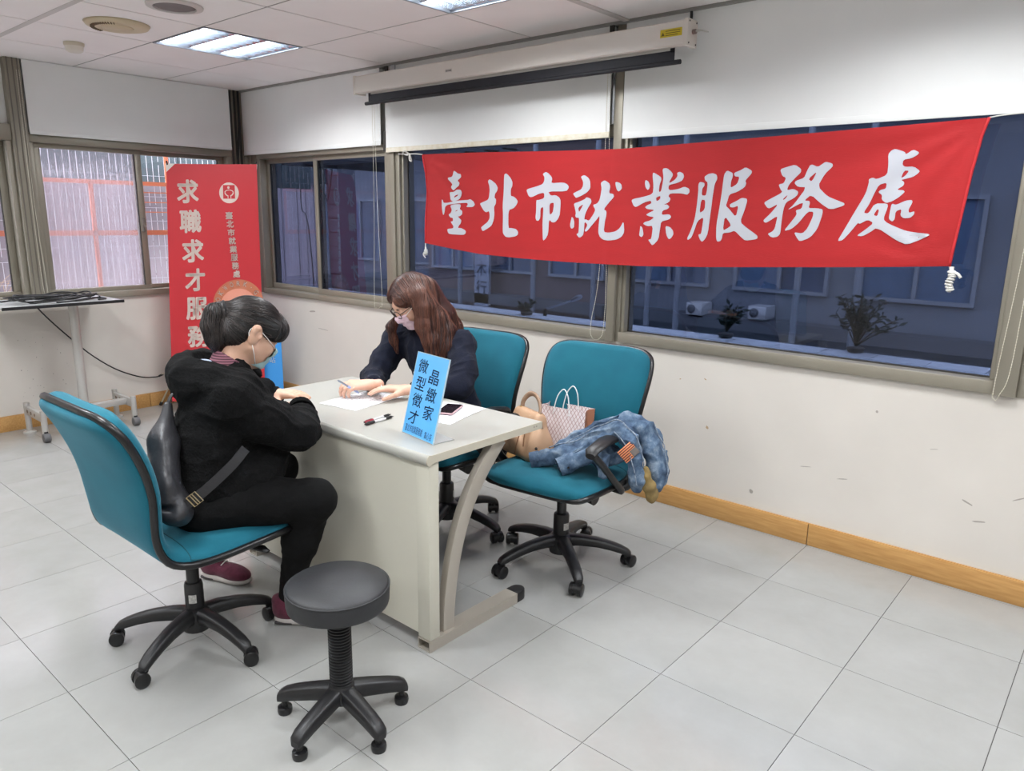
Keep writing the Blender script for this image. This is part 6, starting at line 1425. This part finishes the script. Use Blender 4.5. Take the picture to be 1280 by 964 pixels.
for pth in ([(4.09,-1.02,.60),(4.17,-.99,.64),(4.27,-.96,.70),(4.36,-.96,.73),(4.44,-.97,.66),(4.48,-.98,.55)], [(4.34,-1.03,.68),(4.42,-1.02,.62),(4.46,-1.02,.54),(4.47,-1.01,.48)], [(4.06,-1.06,.58),(4.13,-1.03,.60),(4.20,-1.0,.64)], [(4.45,-.86,.70),(4.50,-.86,.60),(4.53,-.88,.50)]):
    MB(oj).tube(on_field([tuple(v) for v in cr(pth, 6)], .0035), .0026, 5).build('stitched_seam', M_DENIMD, t, smooth=True)
# flag patch
fc = npv((4.425,-1.018,.612)); fu = unit((.47,.59,.645)); fv = unit((.68,.39,-.62)); fn = np.cross(fu, fv); fn = fn if fn[1] < 0 else -fn
P_ = np.array([fc])
for _ in range(12): P_ = P_-S.grad(P_)*np.clip(S.sample(P_)-.006, -.02, .02)[:, None]
n0 = unit(S.grad(P_, .012)[0]); n0 = unit(n0*.5+unit((.83,-.50,.25))*.5); p0 = P_[0]+n0*.003; fu = unit(fu-n0*(fu@n0)); fv = unit(fv-n0*(fv@n0)-fu*(fv@fu))
def fpatch(name, u0, u1, v0, v1, m_, lift, par):
    rows = [[Vector(p0+fu*u+fv*v+n0*(lift-6*u*u-3*v*v)) for u in np.linspace(u0, u1, 6)] for v in np.linspace(v0, v1, 5)]
    mb = MB(oj); mb.grid(rows); mb.grid([[p-Vector(n0)*.0012 for p in r][::-1] for r in rows]); return mb.build(name, m_, par, smooth=True, fix=False)
pt_ = fpatch('flag_patch', -.035, .035, -.028, .028, mat('patch_orange', (222,140,96), .8), .002, t); pt_['label'] = 'striped orange and brown flag patch'
for k in range(6): q0 = -.028+.056*(k*2+1)/13; fpatch('patch_stripe', -.035, .035 if q0 < -.001 else .002, q0, q0+.0043, mat('patch_brown', (104,58,40), .8), .0036, pt_)
fpatch('patch_canton', .004, .035, .000, .028, mat('patch_grey', (96,88,84), .8), .0040, pt_)
# olive lining showing at the hanging hem
S2 = SDF((4.38,-1.06,.34), (4.60,-.80,.60), .0045); S2.chain([(4.475,-.955,.535),(4.492,-.950,.47),(4.500,-.940,.415)], [.014,.026,.018], .01); S2.ell((4.497,-.935,.43), (.022,.034,.032), None, .01)
sdf_obj(S2, 'lining', mat('olive_lining', (140,118,72), .9, rgb2=(110,92,56), vscale=30, bump=.4, bscale=80), t, oj, 1, wrinkle(.003, 8, 2))

# ================================================================== black leather bag on the first woman's back
M_LEATH = mat('black_leather', (44,44,48), .42, var=.25, vscale=14, bump=.35, bscale=70)
KC = npv((3.56,-2.43,.50)); t = thing('shoulder_bag', 'slouchy black leather bag hanging at the back of the person in black fleece', 'bag', tuple(KC)); ok_ = tuple(KC)
S = SDF(KC+npv((-.24,-.20,-.06)), KC+npv((.30,.26,.46)), .0045)
ax_ = [unit((.93,-.35,0)), unit((.35,.93,0)), (0,0,1)]
S.ell((3.555,-2.440,.630), (.110,.048,.105), ax_, .03); S.ell((3.615,-2.440,.572), (.080,.048,.052), ax_, .04); S.ell((3.525,-2.428,.725), (.078,.040,.09), ax_, .04)
S.cone((3.515,-2.415,.78), (3.490,-2.385,.885), .045, .014, .04)
S.cone((3.52,-2.510,.620), (3.68,-2.485,.590), .008, .006, .014, True); S.cone((3.58,-2.515,.575), (3.70,-2.465,.615), .007, .006, .012, True)
bgm = sdf_obj(S, 'bag_body', M_LEATH, t, ok_, 2, wrinkle(.004, 12, 1.2))
stp = cr([(3.668,-2.430,.600),(3.690,-2.390,.632),(3.702,-2.335,.672),(3.706,-2.280,.712),(3.700,-2.235,.748)], 5); rows = []
for i, p in enumerate(stp):
    tt = (stp[min(i+1, len(stp)-1)]-stp[max(i-1, 0)]).normalized(); nn = Vector((.95,-.3,.1)); nn = (nn-tt*nn.dot(tt)).normalized(); ww = tt.cross(nn)*.016; rows.append([p-ww+nn*.004, p+ww+nn*.004, p+ww-nn*.0, p-ww-nn*.0])
MB(ok_).grid(rows, closed_u=True).build('strap', mat('black_strap', (34,34,37), .5, bump=.2, bscale=120), t)
for k in (0, 1):
    c = stp[2]+(stp[4]-stp[2])*(.1+.55*k); tt = (stp[4]-stp[2]).normalized(); nn = Vector((.95,-.3,.1)); nn = (nn-tt*nn.dot(tt)).normalized(); ww = tt.cross(nn)
    MB(ok_).tube([c+nn*.007+ww*.020*a+tt*.010*b_ for a, b_ in ((-1,-1),(1,-1),(1,1),(-1,1))], .0022, 6, closed=True).build('buckle', mat('pale_brass', (196,178,140), .3, metal=.8), t)
MB(ok_).tube(cr([(3.488,-2.385,.87),(3.478,-2.37,.905),(3.470,-2.34,.93)], 5), .010, 8, flat=(1,.4)).build('upper_strap', mat('black_strap', (34,34,37), .5), t, smooth=True)
# ================================================================== outside: ledge, planting, neighbouring buildings
M_LEDGE = mat('pale_ledge_tile', (240,243,246), .5, var=.05, vscale=10); M_CONC = mat('grey_concrete', (96,98,102), .9, var=.1, vscale=3)
lg = thing('outer_ledge', 'pale tiled ledge outside the banner windows', 'ledge', (4.4, .45, .80))
MB(lg.location).box((-.2, .166, .70), (9.2, .60, .858)).build('ledge_slab', mat('ledge_joint', (84,92,106), .9), lg)
me = tile_mesh('ledge_tile', .236, .165, .012, M_LEDGE)
for i in range(38):
    for j in range(2):
        o_ = link(bpy.data.objects.new('ledge_tile', me), lg); o_.location = Vector((-.05+.242*i,   .255+.171*j, .857))-lg.location
# facade across the street
M_F1 = mat('facade_tile_grey', (118,120,128), .8, var=.12, vscale=1.5); M_F2 = mat('facade_tile_brown', (114,100,98), .8, var=.12, vscale=1.5); M_F3 = mat('facade_tile_pale', (120,124,130), .8, var=.1, vscale=1.5)
M_WFR = mat('facade_window_frame', (140,144,150), .5); M_WPN = mat('facade_pane', (46,58,76), .15, rgb2=(84,100,124), vscale=.8); M_CURT = mat('facade_blue_shutter', (84,106,130), .6, var=.1, vscale=6)
M_AC = mat('aircon_white', (190,190,188), .5); M_ACD = mat('aircon_grille', (96,98,102), .6)
YF_ = 7.0; rb = random.Random(12)
def facade(label, xa, xb, m_, y0, cols):
    t = thing('building', label, 'building', ((xa+xb)/2, y0, -4)); o = t.location
    MB(o).box((xa, y0, -4), (xb, y0+1.5, 6.5)).build('wall', m_, t)
    w = (xb-xa)/cols
    for fl, z0 in enumerate((-2.4, .55, 3.5)):
        MB(o).box((xa, y0-.30, z0-.62), (xb, y0, z0-.44)).build('floor_band', M_CONC, t)
        for c in range(cols):
            x0 = xa+w*c+w*.14; x1 = xa+w*(c+1)-w*.14; h = 1.25
            f = MB(o)
            for a, b_, q, r in ((x0,x1,z0-.05,z0),(x0,x1,z0+h,z0+h+.05),(x0-.05,x0,z0-.05,z0+h+.05),(x1,x1+.05,z0-.05,z0+h+.05),((x0+x1)/2-.025,(x0+x1)/2+.025,z0,z0+h)): f.box((a, y0-.06, q), (b_, y0+.02, r))
            wi = f.build('window', M_WFR, t); 
            for k in (0, 1):
                xm0 = x0 if k == 0 else (x0+x1)/2+.025; xm1 = (x0+x1)/2-.025 if k == 0 else x1
                MB(o).box((xm0, y0-.015, z0), (xm1, y0-.005, z0+h)).build('pane', M_CURT if rb.random() < .3 else M_WPN, wi)
            if rb.random() < .35: MB(o).box((x0-.1, y0-.55, z0+h+.10), (x1+.1, y0, z0+h+.16)).build('awning', M_CONC, t)
    return t
facade('grey tiled building across the street with paired windows seen through tinted glass', -14, -5.4, M_F1, YF_+.4, 5)
facade('brown tiled building across the street behind the middle windows', -5.35, -.9, M_F2, YF_, 3)
facade('pale building across the street with blue shutters behind the right window', -.85, 6.2, M_F3, YF_+.2, 4)
facade('grey building across the street beyond the right window', 6.25, 16, M_F1, YF_, 5)
for k, (x, z, lab) in enumerate(((.66,.10,'left of two white air conditioners on the building across the street'), (1.64,.13,'right of two white air conditioners on the building across the street'))):
    t = thing('air_conditioner', lab, 'air conditioner', (x, YF_+.0, z), 0, 'air conditioners across the street')
    MB().box((-.24,-.16,0),(.24,.19,.34)).build('casing', M_AC, t, bevel=.02)
    M_ = Matrix.Translation((-.07,-.165,.17))@Matrix.Rotation(PI/2, 4, 'X'); MB().lathe([(.12,0),(.12,.01),(.02,.012)], 20, M_).build('fan_grille', M_ACD, t, smooth=True)
    MB().box((-.22,-.1,-.05),(.22,.2,0)).build('bracket', M_CONC, t)
    t.scale = (.55, 1, .55)
for k, (x, m_) in enumerate(((-3.95, M_WFR), (-2.2, M_WFR), (-.95, M_WFR), (.05, M_WFR), (.55, M_WFR), (2.3, M_WFR), (3.05, M_WFR))):
    p_ = MB((x, 6.5, -4)).tube([(x, 6.5, -4), (x, 6.5, 6)], .045, 8).build('downpipe', m_, None, smooth=True); p_.location = (x, 6.5, -4)
    tag(p_, '%s thin pale downpipe from the left on the street facade through tinted glass' % ('first','second','third','fourth','fifth','sixth','seventh')[k], 'pipe', 'downpipes across the street')
t = thing('shop_sign', 'vertical shop sign with dark lettering on the building across the street', 'sign', (-3.6, 6.75, -.6)); o = t.location
MB(o).box((-3.78, 6.70, -.9), (-3.42, 6.76, 1.55)).build('board', mat('sign_board_grey', (150,156,168), .6), t)
for k, c in enumerate('佳美木行'): place_flat(fit_mesh(text_mesh(c, bold=.01), .26, .27), 'lettering', mat('sign_ink', (60,66,80), .6), (-3.60, 6.695, 1.30-.36*k), (1,0,0), (0,0,1), t, o)
t = thing('shop_sign', 'small pink sign board above the right-hand street windows', 'sign', (.05, 6.7, 1.0)); MB().box((-.28,-.04,0),(.28,.02,.55)).build('board', mat('sign_board_pink', (198,110,130), .6), t); MB().box((-.20,-.045,.1),(.20,-.04,.45)).build('panel', mat('sign_panel_white', (210,190,196), .6), t)
# near things seen through window 1
t = thing('side_board', 'pale boarded panel just outside the corner window', 'panel', (-3.4, 2.6, -3.99)); o = t.location
MB(o).box((-3.90, 2.58, -3.99), (-2.84, 2.62, 1.89)).build('board', mat('pale_pink_board', (176,160,164), .8, var=.05, vscale=2), t)
for x in (-3.70, -3.58, -3.2, -3.0): MB(o).tube([(x, 2.57, .3), (x, 2.57, 1.88)], .003, 5).build('wire', M_BLK, t)
MB(o).box((-4.2, 2.54, 1.89), (-2.6, 2.66, 2.2)).build('fascia', mat('dark_fascia', (58,62,72), .7), t)
t = thing('tiled_pillar', 'white tiled pillar outside the corner window', 'pillar', (-2.85, 2.95, -4)); o = t.location
MB(o).box((-2.985, 2.92, -4), (-2.72, 3.2, 4)).build('core', mat('pillar_joint', (90,96,108), .9), t)
for k in range(26):
    MB(o).box((-2.98, 2.905, -1.2+.19*k), (-2.725, 2.93, -1.2+.19*k+.175)).build('tile', mat('pillar_tile', (150,152,158), .4), t)
for k, P_ in enumerate(([(-3.0,2.53,2.2),(-2.85,2.4,1.6),(-2.66,2.4,.9),(-2.5,2.4,-3.9)], [(-2.1,2.4,2.2),(-2.25,2.4,1.7),(-2.42,2.4,1.2),(-2.5,2.4,-3.9)])):
    c_ = MB(P_[0]).tube(cr(P_, 5), .008, 6).build('outdoor_cable', M_BLKS, None, smooth=True); c_.location = P_[0]; tag(c_, ('black cable slanting down the pale board outside' if k == 0 else 'black cable slanting past the white tiled pillar outside'), 'cable')
t = thing('outdoor_awning', 'grey ribbed awning above the corner window outside', 'awning', (1.0, .8, 1.9)); o = t.location
MB(o).box((.25, .16, 1.90), (.29, 1.45, 2.06)).build('awning_arm', M_CONC, t); MB(o).box((1.71, .16, 1.90), (1.75, 1.45, 2.06)).build('awning_arm', M_CONC, t)
for k in range(5): MB(o).box((.25, .35+.22*k, 1.92+.03*k), (1.75, .53+.22*k, 1.935+.03*k)).build('awning_slat', mat('awning_grey', (118,126,138), .6), t)
# planting on the ledge
M_LEAF = mat('dark_leaf', (30,42,36), .6, rgb2=(50,66,52), vscale=20); M_STEM = mat('plant_stem', (70,64,50), .8); M_POT = mat('plant_trough', (96,90,88), .8)
def shrub(label, x, y, h, wd, n, seed):
    r = random.Random(seed); t = thing('potted_shrub', label, 'plant', (x, y, .869)); st = MB(); lf = MB()
    MB().lathe([(.035,0),(.045,.022),(.04,.024),(.0,.02)], 14).build('pot', M_POT, t)
    for k in range(n):
        a = r.uniform(0, 2*PI); tp = Vector((math.cos(a)*wd*r.random(), math.sin(a)*wd*.5*r.random(), h*r.uniform(.5, 1))); mid = Vector((tp.x*.4, tp.y*.4, tp.z*.6)); st.tube([(0,0,.03), mid, tp], .003, 4)
        for q in range(9):
            p = mid.lerp(tp, q/8); d = Vector((r.uniform(-1,1), r.uniform(-1,1), r.uniform(-.3,.7))).normalized(); u = d.orthogonal().normalized(); L = r.uniform(.03,.055); lf.add([p, p+d*L*.5+u*L*.2, p+d*L, p+d*L*.5-u*L*.2], [(0,1,2,3)])
    st.build('stems', M_STEM, t)['kind'] = 'stuff'; f_ = lf.build('foliage', M_LEAF, t, fix=False); f_['kind'] = 'stuff'
shrub('dark leafy shrub on the ledge left of the middle of the right window', 4.12, .46, .20, .11, 14, 1); shrub('taller dark shrub on the ledge towards the right of the right window', 4.80, .50, .28, .20, 26, 2); shrub('low shrub on the ledge behind the left half of the banner', 2.72, .40, .10, .10, 8, 3)
t = thing('ledge_brush', 'pale long-handled brush leaning on the ledge outside the middle window', 'brush', (2.84, .45, .87)); MB().tube([(0,0,.045), (.13,.03,.09), (.19,.045,.115)], .006, 6).build('handle', mat('brush_handle', (190,196,206), .5), t, smooth=True); MB().tube([(.18,.043,.11), (.225,.055,.135), (.25,.06,.145)], [.010,.018,.010], 8).build('head', mat('brush_head', (176,180,190), .8), t, smooth=True); MB().tube([(0,0,.0), (0,0,.05)], .014, 6).build('holder', M_BLK, t)
# ------------------------------------------------------------------ yard beyond the left windows
M_YARD = mat('pink_grey_sheeting', (166,152,156), .7, rgb2=(146,136,142), vscale=1.2, detail=2)
t = thing('sheet_wall', 'pinkish corrugated sheet wall beyond the left windows', 'wall', (-2.2, -1.2, -1)); o = t.location; rows = []
for zz in (-1, 4): rows.append([(-2.2+.015*math.sin(k*PI/2), -6+k*.06, zz) for k in range(108)])
m = MB(o); m.grid(rows); m.grid([[(p[0]-.02, p[1], p[2]) for p in r][::-1] for r in rows]); m.build('sheet', M_YARD, t, smooth=True, fix=False)
M_RUST = mat('orange_painted_steel', (220,124,88), .6, var=.08, vscale=6); M_WIRE = mat('white_wire', (236,232,238), .5)
t = thing('window_grille', 'orange steel security grille with white wire mesh outside the left windows', 'grille', (-.62, -1.2, .8)); o = t.location; xg = -.62
for z_, w_ in ((1.735, .016), (1.335, .020), (.75, .016)): MB(o).box((xg-.012, -3.4, z_-w_), (xg+.012, .3, z_+w_)).build('crossbar', M_RUST, t)
for y_, w_, z0, z1 in ((-1.02, .014, .75, 1.735), (-.62, .006, 1.36, 1.735), (-.40, .014, .75, 2.1), (-1.95, .014, .75, 1.735), (-2.7, .014, .75, 1.735), (-.2, .006, .75, 1.735)): MB(o).box((xg-.012, y_-w_, z0), (xg+.012, y_+w_, z1)).build('upright', M_RUST, t)
for z_ in (1.66, 1.58, 1.50): MB(o).box((xg-.006, -.62, z_), (xg+.006, -.2, z_+.008)).build('thin_bar', M_RUST, t)
m = MB(o); rm = random.Random(9)
for k in range(74):
    y_ = -3.35+k*.049; z_ = .76
    while z_ < 2.2:
        L = rm.uniform(.10, .32); m.box((xg-.022, y_-.0016, z_), (xg-.018, y_+.0016, z_+L)); z_ += L+rm.uniform(.01, .05)
for z_ in (.95, 1.12, 1.22, 1.43, 1.54, 1.63, 1.80): m.box((xg-.022, -3.4, z_), (xg-.018, .3, z_+.0025))
m.build('wire_mesh', M_WIRE, t)['kind'] = 'stuff'
t = thing('window_canopy', 'grey-green canopy above the left windows outside', 'canopy', (-1.7, -1.2, 1.9)); o = t.location
for a, b_ in ((-3.4, -1.22), (-1.21, .10), (.11, 1.6)):
    m = MB(o); m.add([(-1.45, a, 2.10), (-1.45, b_, 2.10), (-2.0, b_, 2.0), (-2.0, a, 2.0), (-1.45, a, 2.115), (-1.45, b_, 2.115), (-2.0, b_, 2.015), (-2.0, a, 2.015)], [(3,2,1,0),(4,5,6,7),(0,1,5,4),(1,2,6,5),(2,3,7,6),(3,0,4,7)]); m.build('canopy_sheet', mat('canopy_grey_green', (66,76,80), .6), t)
    MB(o).box((-1.47, a, 1.775), (-1.45, b_, 2.115)).build('canopy_valance', mat('canopy_grey_green', (66,76,80), .6), t)
t = thing('dry_plant', 'dry tan twigs outside the far left window', 'plant', (-.42, -1.86, .80)); m = MB(); r = random.Random(3)
for k in range(60):
    a = r.uniform(-1.2, 1.2); L = r.uniform(.12, .36); b0 = Vector((r.uniform(-.05,.05), r.uniform(-.30,.16), 0)); m.tube([b0, b0+Vector((r.uniform(-.03,.03), math.sin(a)*L*.5, L*.6)), b0+Vector((r.uniform(-.05,.05), math.sin(a)*L, L*r.uniform(.5,1)))], .0016, 3)
m.build('twigs', mat('dry_twig', (206,172,140), .8), t)['kind'] = 'stuff'
yg = MB((0, 0, -4)).box((-30, -20, -4.2), (30, 30, -4)).build('street', mat('asphalt', (88,88,92), .9)); yg.location = (0, 0, -4); yg['kind'] = 'structure'; yg.name = 'ground'
